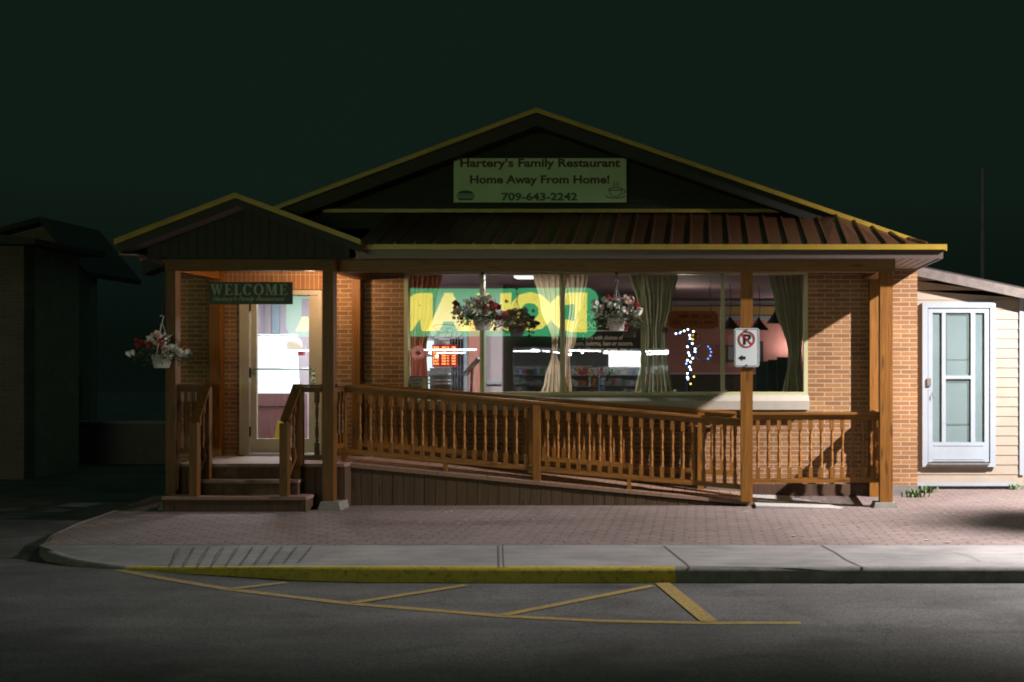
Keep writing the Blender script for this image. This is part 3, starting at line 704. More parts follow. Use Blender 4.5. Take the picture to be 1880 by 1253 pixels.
# WELCOME board hanging under the entrance gable
wY = 13.10
ws = thing('welcome_sign', (X(460,wY), wY, Z(558,wY)), 'dark green hanging board reading WELCOME above the entrance', 'sign')
a, b, t_, u = X(384,wY), X(536.5,wY), Z(518,wY), Z(559,wY)
B(a, b, wY, wY+.02, u, t_).build('board', dirty('dark_green_board', (.018,.04,.026), .5, .3), ws)
mb = MB()
for xx in (a+.12, b-.12): mb.tube([(xx,wY+.01,t_-.01),(xx,wY+.01,2.76),(xx,wY+.06,2.77)], .004, 5)
mb.build('hanging_hooks', 'dark', ws)
def serif_word(word, x0, x1, z0, z1, y, t=.004):
    mb = MB(); wd = {'W':1.25,'E':.78,'L':.74,'C':.9,'O':1.0,'M':1.2}; gap = .17
    tot = sum(wd[c] for c in word)+gap*(len(word)-1); k = (x1-x0)/tot; x = x0; hh = z1-z0
    def P(pts): mb.prism_y([(x+u_*k, z0+v_*hh) for u_, v_ in pts], y, y+t)
    def bar(u0,v0,u1,v1): P([(u0,v0),(u1,v0),(u1,v1),(u0,v1)])
    def diag(u0,u1,w,v0=0,v1=1): P([(u0,v0),(u0+w,v0),(u1+w,v1),(u1,v1)])
    for c in word:
        w = wd[c]
        if c in 'EL':
            bar(.12,0,.34,1); bar(0,0,.46,.05); bar(0,.95,.46,1); bar(.34,0,w-.03,.07); P([(w-.1,.07),(w,.0),(w+.02,.26),(w-.02,.26)])
            if c == 'E': bar(.34,.93,w-.05,1); P([(w-.1,.93),(w-.03,1),(w-.02,.76),(w-.06,.76)]); bar(.34,.48,.58,.54); bar(.55,.38,.60,.64)
        elif c in 'CO':
            n = 22; a0, a1 = (R(38), R(322)) if c == 'C' else (0, 2*math.pi)
            cxx, rx = w/2, w/2
            for i in range(n):
                p, q_ = a0+(a1-a0)*i/n, a0+(a1-a0)*(i+1)/n
                P([(cxx+rx*math.cos(p), .5+.52*math.sin(p)), (cxx+rx*math.cos(q_), .5+.52*math.sin(q_)), (cxx+(rx-.23)*math.cos(q_), .5+.46*math.sin(q_)), (cxx+(rx-.23)*math.cos(p), .5+.46*math.sin(p))])
            if c == 'C': bar(w-.13,.68,w-.07,1.0)
        elif c == 'M':
            bar(.12,0,.18,1); bar(w-.32,0,w-.1,1); P([(.14,1),(.38,1),(.66,.0),(.58,.0)]); P([(.58,0),(.66,0),(w-.26,1),(w-.34,1)])
            bar(0,0,.32,.05); bar(w-.44,0,w,.05); bar(0,.95,.3,1); bar(w-.3,.95,w,1)
        elif c == 'W':
            P([(.08,1),(.32,1),(.50,0),(.40,0)]); P([(.40,0),(.50,0),(.70,.9),(.62,.9)]); P([(.56,1),(.80,1),(.94,0),(.84,0)]); P([(.84,0),(.94,0),(w-.08,1),(w-.16,1)])
            bar(0,.95,.4,1); bar(w-.3,.95,w,1); bar(.48,.95,.85,1)
        x += (w+gap)*k
    return mb
MT['sign_olive'] = dirty('olive_lettering', (.36,.42,.24), .5, .1)
serif_word('WELCOME', X(386,wY), X(527,wY), Z(542,wY), Z(522,wY), wY-.004).build('lettering', 'sign_olive', ws)
text_mb('Hartery’s Family Restaurant', X(390,wY), X(523,wY), Z(555,wY), Z(545,wY), wY-.004, shear=.5, bold=.008).build('lettering', 'sign_olive', ws)

# no-parking sign on the third porch post
nY = 13.395
ns = thing('no_parking_sign', (X(1371,nY), nY, Z(673,nY)), 'white metal no parking sign with a black arrow on the porch post', 'sign')
a, b, t_, u = X(1348,nY), X(1394,nY), Z(603,nY), Z(674,nY)
def rrect(x0, x1, z0, z1, r, n=5):
    pts = []
    for cx_, cz_, s0 in ((x1-r,z1-r,0),(x0+r,z1-r,90),(x0+r,z0+r,180),(x1-r,z0+r,270)):
        for i in range(n+1): th_ = R(s0+90*i/n); pts.append((cx_+r*math.cos(th_), cz_+r*math.sin(th_)))
    return pts
def rring(x0,x1,z0,z1,r,w,y,t=.002):
    o = rrect(x0,x1,z0,z1,r); i_ = rrect(x0+w,x1-w,z0+w,z1-w,max(r-w,.003)); mb = MB(); n = len(o)
    for k in range(n): k2 = (k+1)%n; mb.prism_y([o[k],o[k2],i_[k2],i_[k]], y, y+t)
    return mb
MT['sign_white'] = dirty('reflective_white', (.72,.80,.84), .35, .06); MT['sign_black'] = dirty('sign_black', (.012,.014,.016), .5, .1); MT['sign_red'] = dirty('sign_red', (.45,.012,.015), .5, .1)
mb = MB(); mb.prism_y(rrect(a,b,u,t_,.03), nY, nY+.008); mb.build('plate', 'sign_white', ns)
rring(a+.010,b-.010,u+.010,t_-.010,.024,.005,nY-.002).build('border', 'sign_black', ns)
cx, cz, rr = (a+b)/2, Z(623.5,nY), .098
mb = text_mb('P', cx-.042, cx+.052, cz-.062, cz+.062, nY-.002, .002, bold=.035); mb.build('letter', 'sign_black', ns)
mb = MB(); n = 28
for k in range(n):
    p, q_ = 2*math.pi*k/n, 2*math.pi*(k+1)/n
    mb.prism_y([(cx+rr*math.cos(p),cz+rr*math.sin(p)),(cx+rr*math.cos(q_),cz+rr*math.sin(q_)),(cx+(rr-.017)*math.cos(q_),cz+(rr-.017)*math.sin(q_)),(cx+(rr-.017)*math.cos(p),cz+(rr-.017)*math.sin(p))], nY-.004, nY-.002)
d_ = .7071*(rr-.01); w_ = .006
mb.prism_y([(cx-d_-w_,cz+d_-w_),(cx-d_+w_,cz+d_+w_),(cx+d_+w_,cz-d_+w_),(cx+d_-w_,cz-d_-w_)], nY-.0035, nY-.0022)
mb.build('prohibition_ring', 'sign_red', ns)
cz = Z(657.5,nY); ax_ = X(1355,nY); bx_ = X(1369,nY)
mb = MB(); mb.prism_y([(ax_,cz),(ax_+.052,cz-.036),(ax_+.052,cz+.036)], nY-.002, nY); mb.prism_y([(ax_+.048,cz-.018),(bx_,cz-.018),(bx_,cz+.018),(ax_+.048,cz+.018)], nY-.0018, nY)
mb.build('arrow', 'sign_black', ns)
for zz in (t_-.02, u+.02): MB().lathe([(.008,0),(.008,.016)], ((a+b)/2, nY-.006, zz-.008), 8).build('bolt', 'sign_black', ns)

# ================================================================ HANGING BASKETS
def flower(mb, c, r):
    n = random.choice((5,5,6)); ax = Vector((random.uniform(-1,1), random.uniform(-1.3,.2), random.uniform(-.2,1))).normalized()
    u_ = ax.orthogonal().normalized(); v_ = ax.cross(u_); c = Vector(c)
    for k in range(n):
        t = 2*math.pi*k/n+random.uniform(-.2,.2); d = u_*math.cos(t)+v_*math.sin(t); e = ax.cross(d)
        mb.add([c, c+d*r*.55-e*r*.42+ax*r*.2, c+d*r+ax*r*.05, c+d*r*.55+e*r*.42+ax*r*.2], [(0,1,2,3)])
def leaf(mb, c, r):
    d = Vector((random.uniform(-1,1), random.uniform(-1,1), random.uniform(-.8,.8))).normalized(); e = d.orthogonal().normalized(); n_ = d.cross(e)
    c = Vector(c); mb.add([c, c+d*r*.5+e*r*.33+n_*r*.1, c+d*r, c+d*r*.5-e*r*.33+n_*r*.1], [(0,1,2,3)])
r_, p_, w_ = 'fl_red', 'fl_pink', 'fl_white'
def basket(px, py_bot, px0, px1, py_top, Y, label, cols, ztop, seed, bloom):
    random.seed(seed)
    cx_, zb_ = X(px,Y), Z(py_bot,Y)
    th = thing('hanging_basket', (cx_,Y,zb_), label, 'hanging basket', 'hanging flower baskets')
    pw = .115; ph = .15
    MB().lathe([(pw*.68,0),(pw*.72,.004),(pw*.98,ph-.02),(pw*1.05,ph-.02),(pw*1.05,ph),(pw*.96,ph),(pw*.9,ph-.03),(.0,ph-.035)], (cx_,Y,zb_), 16).build('pot', 'pot', th)
    w0, w1 = X(px0,Y)-cx_, X(px1,Y)-cx_; hh = Z(py_top,Y)-zb_
    zh = zb_+hh+.10
    mb = MB()
    for k in range(3):
        t = 2*math.pi*k/3+.5; mb.tube([(cx_+pw*math.cos(t),Y+pw*math.sin(t),zb_+ph-.01),(cx_+.01*math.cos(t),Y,zh)], .0035, 5)
    mb.tube([(cx_,Y,zh-.01),(cx_+.012,Y,zh+.05),(cx_+.02,Y,zh+.085),(cx_,Y,zh+.10),(cx_-.02,Y,zh+.085)], .006, 6)
    mb.build('hanger', 'pot', th)
    mb = MB(); mb.tube([(cx_,Y,zh+.095),(cx_,Y,ztop)], .004, 5); mb.ball((cx_,Y,ztop-.015), .022)
    mb.build('hook', 'dark', th)
    lf = MB(); fl = {c: MB() for c in cols}; ofl = MB()
    for i in range(1100):
        a_ = random.uniform(0, 2*math.pi); rr_ = random.random()**.6
        sx = (w1 if math.cos(a_) > 0 else -w0)*.95
        p = Vector((cx_+math.cos(a_)*sx*rr_, Y+math.sin(a_)*.20*rr_, 0))
        top = zb_+ph-.02+(hh-ph)*(1-rr_**2.2)*random.random()**.8
        p.z = top if random.random() < .62 else zb_+ph-.02-random.random()*.10*rr_
        if rr_ < .55 and p.z < zb_+ph-.01: p.z = zb_+ph
        leaf(lf, p, random.uniform(.018,.036))
    for i in range(14):   # trailing stems
        a_ = random.uniform(0, 2*math.pi); sx = (w1 if math.cos(a_) > 0 else -w0)
        p = Vector((cx_+math.cos(a_)*sx*.6, Y+math.sin(a_)*.13, zb_+ph+.02))
        for k in range(9): p += Vector((math.cos(a_)*.014, math.sin(a_)*.008, .005-.0035*k)); leaf(lf, p, .02)
    lf.build('foliage', 'leaf', th)
    # flower heads: clusters of small blooms
    for (bx_, by_, c, r, k) in bloom:
        C_ = Vector((X(bx_,Y), Y-.10-random.uniform(0,.06), Z(by_,Y)))
        for j in range(k):
            o_ = Vector((random.gauss(0,1), random.gauss(0,.8), random.gauss(0,1)))*r*.55; flower(fl[c], C_+o_, random.uniform(.022,.033))
    for i in range(int(26)):
        a_ = random.uniform(0, 2*math.pi); rr_ = random.random()**.4; sx = (w1 if math.cos(a_) > 0 else -w0)*.9
        p = Vector((cx_+math.cos(a_)*sx*rr_, Y+math.sin(a_)*.2*rr_, zb_+ph+(hh-ph)*(1-rr_**2.2)*.95)); c = random.choice((p_, w_, w_, r_))
        for j in range(3): flower(fl[c], p+Vector((random.gauss(0,.014),random.gauss(0,.014),random.gauss(0,.014))), .02)
    if px < 1000 and px > 500:
        for j in range(80):
            flower(fl[w_] if j % 3 == 0 else ofl, (cx_+random.gauss(-.0,.11), Y+random.uniform(.12,.22), zb_+ph+random.uniform(-.02,.20)), .026)
        ofl.build('orange_flowers', 'fl_orange', th)
    names = {'fl_red':'red_flowers','fl_pink':'pink_flowers','fl_white':'white_flowers','fl_orange':'orange_flowers'}
    for c in cols:
        if fl[c].v: fl[c].build(names[c], c, th)
    return th
r_, p_, w_ = 'fl_red', 'fl_pink', 'fl_white'
basket(886, 607, 836, 929, 543, 13.38, 'hanging basket of red, pink and white flowers before the left window bar', [r_,p_,w_], 2.75, 3,
  [(841,560,r_,.03,16),(846,568,w_,.022,10),(842,575,p_,.022,9),(861,556,w_,.02,8),(872,553,w_,.026,12),(861,566,w_,.03,16),(878,561,p_,.03,18),(893,549,w_,.03,18),(902,548,w_,.02,10),(905,557,r_,.022,10),(895,563,r_,.026,9),(910,565,r_,.028,16),(902,570,p_,.022,12),(918,566,r_,.02,12),(862,577,w_,.026,12),(884,573,w_,.028,14),(897,575,p_,.022,10),(920,575,w_,.026,12),(928,579,r_,.02,10),(922,584,r_,.018,6),(912,604,r_,.012,4)])
basket(1132, 608, 1087, 1181, 545, 13.38, 'hanging basket of white and red flowers beside the breakfast writing on the window', [w_,r_,p_], 2.75, 8,
  [(1095,558,w_,.03,16),(1092,570,p_,.025,12),(1097,580,w_,.02,8),(1112,552,w_,.028,14),(1117,547,r_,.014,6),(1122,562,w_,.026,14),(1136,553,w_,.03,16),(1135,563,w_,.025,12),(1139,576,w_,.025,12),(1146,570,w_,.018,8),(1154,551,p_,.026,12),(1158,566,w_,.026,12),(1163,558,p_,.026,12),(1170,563,r_,.022,8),(1175,572,w_,.022,10),(1168,580,w_,.018,8),(1155,592,r_,.018,6),(1152,600,r_,.016,5),(1105,568,p_,.022,8)])
basket(297, 676, 244, 356, 611, 13.1, 'dim hanging basket with pale and dark red flowers left of the entrance posts', [w_,r_,p_], 2.90, 21,
  [(298,615,p_,.03,16),(303,618,w_,.02,8),(284,624,w_,.03,12),(265,632,r_,.04,16),(285,633,r_,.025,10),(307,627,r_,.028,10),(250,650,w_,.03,12),(322,638,w_,.03,16),(330,640,w_,.03,18),(338,645,w_,.03,18),(346,650,w_,.025,14),(354,648,w_,.015,5),(312,640,p_,.02,8),(296,630,p_,.028,12)])

# ================================================================ NEIGHBOUR HOUSE at right
NY = 15.4
nb = thing('neighbour_house', (3.7, NY, 0), 'small cream vinyl clad building with a sloping roof edge beside the brick restaurant', 'house')
nx0, nx1 = 2.90, X(1877,NY)
def nzt(x): return Z(505,NY)+(x-nx0)/(nx1-nx0)*(Z(548,NY)-Z(505,NY))
mb = MB(); z = Z(889,NY)
hh = .1305
while z < 3.0:
    z2 = z+hh
    za, zb = min(z2, nzt(nx0)), min(z2, nzt(nx1))
    if z < nzt(nx1)-.002:
        mb.hexa([(nx0,NY-.012,z),(nx1,NY-.012,z),(nx1,NY+.1,z),(nx0,NY+.1,z)], [(nx0,NY-.003,za),(nx1,NY-.003,zb),(nx1,NY+.1,zb),(nx0,NY+.1,za)])
    elif z < nzt(nx0)-.01:
        xe = nx0+(nx1-nx0)*(nzt(nx0)-z)/(nzt(nx0)-nzt(nx1)); mb.hexa([(nx0,NY-.018,z),(xe,NY-.018,z),(xe,NY+.1,z),(nx0,NY+.1,z)], [(nx0,NY-.003,za),(nx0+.01,NY-.003,za),(nx0+.01,NY+.1,za),(nx0,NY+.1,za)])
    z = z2
mb.box(nx1-.1, nx1, NY+.1, 22, Z(889,NY), 2.5)
mb.build('wall', 'vinyl', nb)
B(nx0, nx1-.09, NY-.028, NY-.019, Z(891,NY)-.01, Z(886,NY)).build('starter_strip', 'white', nb)
B(nx1-.045, nx1+.012, NY-.03, NY-.018, Z(886,NY)+.1, nzt(nx1)).build('corner_trim', 'white', nb)
B(nx0, nx1+1.6, NY+.02, 22, -.02, Z(893,NY)).build('foundation', 'conc', nb)
mb = MB(); ra, rb = nzt(nx0)+.10, nzt(nx1)+.09; rx1 = nx1+.5; rb2 = rb-(rx1-nx1)*.2
mb.prism_y([(nx0-.05,ra-.10),(rx1,rb2-.10),(rx1,rb2+.035),(nx0-.05,ra+.035)], NY-.16, 22); mb.build('roof', 'shingle', nb)
MT['grey_board'] = dirty('weathered_grey_board', (.15,.13,.12), .8, .45, scale=12)
mb = MB(); mb.prism_y([(nx0-.05,ra-.115),(rx1,rb2-.115),(rx1,rb2+.01),(nx0-.05,ra+.01)], NY-.185, NY-.161); mb.build('roof_board', 'grey_board', nb)
B(nx1+.02, nx1+1.6, NY+.35, NY+.45, 0, 2.2).build('wall', 'vinyl', nb)
# storm door
fx_0, fx_1, fz0, fz1 = X(1692,NY), X(1826,NY), Z(857,NY), Z(556,NY)
def pb(px0, px1, py0, py1, y0, y1): return (X(px0,NY), X(px1,NY), y0, y1, Z(py1,NY), Z(py0,NY))
mb = MB()
mb.box(*pb(1692,1702,556,857,NY-.06,NY-.02)); mb.box(*pb(1816,1826,556,857,NY-.06,NY-.02)); mb.box(*pb(1702,1816,556,566,NY-.06,NY-.02)); mb.box(*pb(1702,1816,850,857,NY-.07,NY-.02))
fr_o = mb.build('door_frame', 'white', nb)
mb = MB(); y0, y1 = NY-.045, NY-.012
for a, b, c, d in ((1703,1711,567,848),(1806,1815,567,848),(1728,1735,575,812),(1781,1789,575,812),(1711,1806,567,575),(1711,1806,812,847),(1735,1781,690,696)):
    mb.box(*pb(a,b,c,d,y0,y1))
mb.box(*pb(1713,1804,817,818.5,y0-.006,y0)); mb.box(*pb(1713,1804,842,843.5,y0-.006,y0))
sd = mb.build('storm_door', 'white', nb)
for a, b, c, d in ((1711,1728,575,812),(1789,1806,575,812),(1735,1781,575,690),(1735,1781,696,812)):
    B(*pb(a,b,c,d,NY-.030,NY-.026)).build('pane', 'storm_glass', sd)
for a, b, c, d, m_ in ((1711,1806,575,812,'grey_glasspanel'),):
    B(*pb(a,b,c,d,NY-.0175,NY-.011)).build('inner_door', m_, nb)
mb = MB()
for a, b, c, d in ((1736,1738,578,688),(1738,1780,578,580),(1738,1780,660,661.5),(1736,1781,700,703),(1738,1779,778,781),(1776,1778,703,810),(1775,1778,582,686)): mb.box(*pb(a,b,c,d,NY-.0225,NY-.018))
mb.build('door_panel_lines', dirty('grey_panel_line', (.16,.18,.20), .6, .1), nb)  # grey strips tracing the panel outlines of the inner door
mb = B(*pb(1700,1707,695,709,NY-.085,NY-.045)); mb.tube([(X(1710,NY),NY-.045,Z(722,NY)),(X(1710,NY),NY-.07,Z(724,NY)),(X(1710,NY),NY-.07,Z(731,NY))], .006)
mb.build('door_handle', 'grey_board', sd)
B(*pb(1702,1813,850,853,NY-.09,NY-.07)).build('door_sill', 'grey_board', nb)
MB().tube([(2.845,NY-.35,0),(2.845,NY-.35,.15),(2.845,NY-.32,.25)], .016).build('drain_pipe', 'white', label='thin white drain pipe at the corner between brick wall and cream siding', cat='pipe')
# weeds
def weeds(px, py, n, s, label):
    Y = H*F/(py-VY); c = Vector((X(px,Y),Y,0)); mb = MB()
    for i in range(n):
        o_ = c+Vector((random.gauss(0,s*.5),random.gauss(0,s*.25),0)); a_ = random.uniform(0,6.28); L = random.uniform(.04,.11)*(s/.12)**.5
        d = Vector((math.cos(a_)*L*.6, math.sin(a_)*L*.6, L)); e = Vector((-math.sin(a_),math.cos(a_),0))*.007
        mb.add([o_-e, o_+e, o_+d*.6+e*1.6, o_+d, o_+d*.6-e*1.6], [(0,1,2,3,4)])
    mb.build('weed_clump', 'weed', label=label, cat='weeds')
MT['weed'] = dirty('weed_green', (.10,.17,.05), .6, .4, scale=30)
weeds(1680, 913, 60, .14, 'low green weeds at the foot of the brick corner'); weeds(1703, 905, 70, .12, 'taller green weeds under the storm door')
weeds(1862, 899, 30, .08, 'small green weeds at the far right end of the cream siding')
# litter and pale pebbles on the paving
mb = MB()
for i in range(46):
    px, py = random.uniform(640,1860), random.uniform(938,998); x, y = gp(px, py); s = random.uniform(.004,.010)
    mb.box(x-s*1.6, x+s*1.6, y-s, y+s, -.003, .002+s*.6)
mb.build('litter', dirty('pale_grit', (.6,.55,.5), .8, .3), kind='stuff')

# ================================================================ INTERIOR seen through the glass
CZ = 2.90
MT['lilac'] = dirty('lilac_wall', (.46,.37,.41), .7, .08, scale=2); MT['mauve'] = dirty('mauve_wall', (.30,.15,.14), .7, .15, scale=2)
MT['pinkwall'] = dirty('pink_dining_wall', (.42,.19,.16), .7, .15, scale=2)
MT['ceil'] = dirty('interior_ceiling', (.26,.20,.23), .8, .08, scale=2); MT['floor'] = dirty('interior_floor', (.14,.09,.07), .5, .3)
MT['darkpaint'] = dirty('dark_olive_wall', (.06,.055,.04), .8, .2)
YB1, YB2 = 17.2, 20.6; XP = X(922, YB1)
B(WX0+.15, WX1-.15, YW+.16, YB2+.1, .44, .50).build('interior_floor', 'floor', rest)
B(WX0+.15, WX1-.15, YW+.142, YB2+.1, CZ-.01, CZ+.04).build('interior_ceiling', 'ceil', rest)
B(WX0+.15, XP, YB1, YB1+.1, .50, CZ-.011).build('interior_wall', 'lilac', rest)
B(WX0+.141, WX0+.149, YW+.16, YB1, .50, CZ-.011).build('interior_wall', 'lilac', rest)
B(XP-.1, XP, YB1+.101, YB2, .50, CZ-.011).build('interior_wall', 'darkpaint', rest)
B(XP, WX1-.15, YB2, YB2+.1, .50, CZ-.011).build('interior_wall', 'pinkwall', rest)
B(XP+.001, X(1182,YB2-.02), YB2-.02, YB2-.002, .50, CZ-.012).build('interior_wall', 'darkpaint', rest)
B(WX1-.149, WX1-.145, YW+.16, YB2, .50, CZ-.011).build('interior_wall', 'pinkwall', rest)
mb = B(X(1184,20.55), WX1-.16, 20.48, YB2-.003, Z(578,20.5), Z(563,20.5)); mb.build('cornice', dirty('ochre_cornice', (.50,.33,.12), .6, .1), rest)
mb = B(X(1184,20.55), WX1-.16, 20.50, YB2-.003, Z(561,20.5), Z(553,20.5)); mb.box(X(1184,20.55), WX1-.16, 20.52, YB2-.003, Z(587,20.5), Z(580,20.5)); mb.build('cornice', 'white', rest)
mb = B(X(1184,20.55), WX1-.16, 20.53, YB2-.003, Z(688,20.5), Z(684,20.5)); mb.build('dado_rail', 'lilac', rest)
B(X(1184,20.55), WX1-.16, 20.56, YB2-.003, .5, Z(688.5,20.5)).build('wainscot', 'darkpaint', rest)
# pink pilaster and pale door strips on the lilac wall
yv = YB1-.03
B(X(859,yv), X(882,yv), yv, YB1-.002, .5, 2.6).build('wall_panel', dirty('salmon_panel', (.55,.22,.18), .6, .1), rest)
mb = B(X(852,yv), X(858.5,yv), yv-.01, YB1-.002, .5, 2.6); mb.box(X(882.5,yv), X(893,yv), yv-.01, YB1-.002, .5, 2.6); mb.box(X(894,yv), X(920,yv), yv-.0, YB1-.002, Z(706,yv), Z(702,yv)); mb.build('wall_trim', 'white', rest)
B(X(500,yv), X(513,yv), yv-.01, YB1-.002, Z(612,yv), 2.8).build('wall_trim', 'white', rest)

def curtain(label, rows, Y, mat, folds, amp=.035, tie=None):
    """rows: (py, left px, right px)"""
    nx = folds*8; n = 28; mb = MB(); vs = []; pys = [r[0] for r in rows]
    ph = [random.uniform(-.5,.5) for _ in range(folds+2)]
    for j in range(n+1):
        py = pys[0]+(pys[-1]-pys[0])*j/n
        k = max(i for i in range(len(rows)) if rows[i][0] <= py+1e-6); k = min(k, len(rows)-2); r0, r1 = rows[k], rows[k+1]
        t = (py-r0[0])/(r1[0]-r0[0]); t = t*t*(3-2*t); L = r0[1]+(r1[1]-r0[1])*t; Rr = r0[2]+(r1[2]-r0[2])*t
        for i in range(nx+1):
            s = i/nx; q_ = s*folds; w = math.sin(2*math.pi*q_+ph[int(q_)]*.8)
            wd = max(.25, min(1, (Rr-L)/70))
            vs.append((X(L+(Rr-L)*s,Y)+w*.006, Y+w*amp*wd+.01*math.sin(q_*2.1+j*.2), Z(py,Y)))
    m = nx+1
    fs = [(j*m+i, (j+1)*m+i, (j+1)*m+i+1, j*m+i+1) for j in range(n) for i in range(nx)]
    mb.add(vs, fs, True)
    o = mb.build('curtain', mat, label=label, cat='curtain', group='curtains inside the picture window')
    if tie:
        px, py, w = tie; t_ = MB(); c = (X(px,Y-.06), Y-.05, Z(py,Y))
        t_.ball(c, w/150, 8, (1,.5,1)); t_.build('tie_back', mat, o)
    return o
def cloth(name, c, amt):
    m = dirty(name, c, .9, amt, scale=5, fine=30); nt = m.node_tree; b = nt.nodes['Principled BSDF']
    t = nt.nodes.new('ShaderNodeBsdfTranslucent'); mx = nt.nodes.new('ShaderNodeMixShader'); mx.inputs[0].default_value = .45
    src = b.inputs['Base Color'].links[0].from_socket; nt.links.new(src, t.inputs['Color'])
    nt.links.new(b.outputs[0], mx.inputs[1]); nt.links.new(t.outputs[0], mx.inputs[2]); nt.links.new(mx.outputs[0], nt.nodes['Material Output'].inputs[0]); return m
MT['cur_rust'] = cloth('rust_curtain', (.50,.18,.09), .5); MT['cur_beige'] = cloth('beige_curtain', (.70,.54,.38), .2)
MT['cur_olive'] = cloth('olive_curtain', (.46,.46,.29), .25)
YC = 14.88
curtain('rust striped curtain at the far left of the picture window', [(498,746,812),(560,747,800),(640,752,783),(725,754,786)], YC, 'cur_rust', 7)
curtain('beige curtain gathered in a knot left of the second window bar', [(498,978,1046),(560,992,1038),(628,1014,1025),(650,1013,1024),(700,1000,1040),(725,993,1048)], YC, 'cur_beige', 6, tie=(1018,628,6))
curtain('narrow beige curtain hanging behind the second window bar', [(498,1040,1080),(560,1046,1070),(620,1040,1058),(660,1036,1046),(725,1034,1050)], YC, 'cur_beige', 4)
curtain('olive curtain tied back at its right edge behind the third window bar', [(498,1154,1246),(560,1170,1234),(610,1180,1222),(650,1178,1224),(725,1166,1236)], YC, 'cur_olive', 9, tie=(1221,607,6))
curtain('olive curtain drawn into a waist at the right end of the picture window', [(498,1410,1480),(560,1422,1480),(645,1446,1472),(665,1446,1470),(725,1436,1484)], YC, 'cur_olive', 7)

# hours board, neon, rosette, card: just behind the glass
YG = 14.70
hb = thing('opening_hours_board', (X(817,YG), YG, Z(673,YG)), 'red lit LED board listing opening hours for every day of the week', 'LED board')
B(X(793,YG), X(840,YG), YG+.01, YG+.03, Z(674,YG), Z(633,YG)).build('panel', glow('led_panel', (.7,.01,.02), .45, (.05,.004,.006)), hb)
MT['led'] = glow('led_text', (1,.28,.08), 5.5); days = ['MON','TUE','WED','THU','FRI','SAT','SUN']
for i, d in enumerate(days):
    zc = Z(638+5.05*i, YG); h_ = .0115
    text_mb(d, X(795,YG), X(805,YG), zc-h_, zc+h_, YG+.006, .003, bold=.0).build('lettering', 'led', hb)
    text_mb('8:00', X(811,YG), X(818,YG), zc-h_*.9, zc+h_*.9, YG+.006, .003, bold=.005).build('lettering', 'led', hb)
    text_mb('TO', X(820,YG), X(824,YG), zc-h_*.8, zc+h_*.8, YG+.006, .003, bold=.005).build('lettering', 'led', hb)
    text_mb('9:00', X(829,YG), X(836,YG), zc-h_*.9, zc+h_*.9, YG+.006, .003, bold=.005).build('lettering', 'led', hb)
ne = thing('open_sign', (X(816,YG), YG, Z(626,YG)), 'unlit oval neon sign reading OPEN above the hours board', 'neon sign')
MT['neon'] = dirty('unlit_neon_tube', (.85,.60,.55), .3, .1)
def pp(pts): return [(X(a,YG), YG, Z(b,YG)) for a, b in pts]
MB().tube(pp([(816+33*math.cos(t),611+15*math.sin(t)) for t in [2*math.pi*k/36 for k in range(37)]]), .007, 6).build('oval_tube', 'neon', ne)
mb = MB()
mb.tube(pp([(796+7*math.cos(t)-3*math.sin(t)*.4,611+8.5*math.sin(t)) for t in [2*math.pi*k/20 for k in range(21)]]), .0065, 6); mb.build('letter_tube', 'neon', ne)
MB().tube(pp([(804,620),(808,603),(815,603),(817,607),(815,611),(807,612)]), .0065, 6).build('letter_tube', 'neon', ne)
m2 = MB(); m2.tube(pp([(829,603),(821,603),(818,620),(826,620)]), .0065, 6); m2.tube(pp([(820,611),(827,611)]), .0065, 6); m2.build('letter_tube', 'neon', ne)
MB().tube(pp([(829,620),(832,603),(837,620),(841,603)]), .0065, 6).build('letter_tube', 'neon', ne)
mb = MB(); cx, cz = X(768,YG), Z(648,YG)
for k in range(28):
    t = 2*math.pi*k/28; t2 = 2*math.pi*(k+1)/28; r = .095; z_ = .012 if k % 2 else -.004
    mb.add([(cx,YG-.01,cz),(cx+r*math.cos(t),YG+z_,cz+r*math.sin(t)),(cx+r*math.cos(t2),YG-z_+.01,cz+r*math.sin(t2))], [(0,2,1)])
MT['rosette'] = cloth('salmon_ribbon', (.80,.30,.24), .25)
ro = thing('ribbon_rosette', (cx,YG,cz-.5), 'salmon ribbon rosette with long hanging tails at the left end of the window', 'rosette')
mb.build('pleated_disc', 'rosette', ro); m2 = MB(); m2.lathe([(.03,0),(.045,.01)], (0,0,0), 12)
MB().ball((cx,YG-.012,cz), .035, 10, (1,.35,1)).build('button', 'rosette', ro)
for k in range(5):
    xa = cx-.075+k*.038; B(xa, xa+.022, YG+.008, YG+.012, Z(693,YG), cz-.06).build('tail', 'rosette', ro)
cd = thing('window_card', (X(770,YG), YG-.02, Z(722,YG)), 'small red edged card with three lines of print in the lower left window corner', 'card')
a, b, t_, u = X(752,YG), X(786,YG), Z(691,YG), Z(723,YG)
B(a, b, YG-.005, YG+.005, u, t_).build('card', dirty('red_card', (.42,.05,.05), .6, .1), cd)
mb = MB(); mb.prism_y(rrect(a+.02,b-.015,u+.02,t_-.015,.03), YG-.009, YG-.006); mb.build('label_panel', dirty('cream_card', (.55,.45,.36), .6, .1), cd)
mb = MB()
for i, w in enumerate((.75,.6,.85)):
    zc = t_-.05-i*.045; x = a+.03
    while x < a+.03+w*(b-a-.075): l_ = random.uniform(.008,.02); mb.box(x, x+l_, YG-.011, YG-.0095, zc-.008, zc+.008); x += l_+.006
mb.build('print', 'sign_maroon', cd)
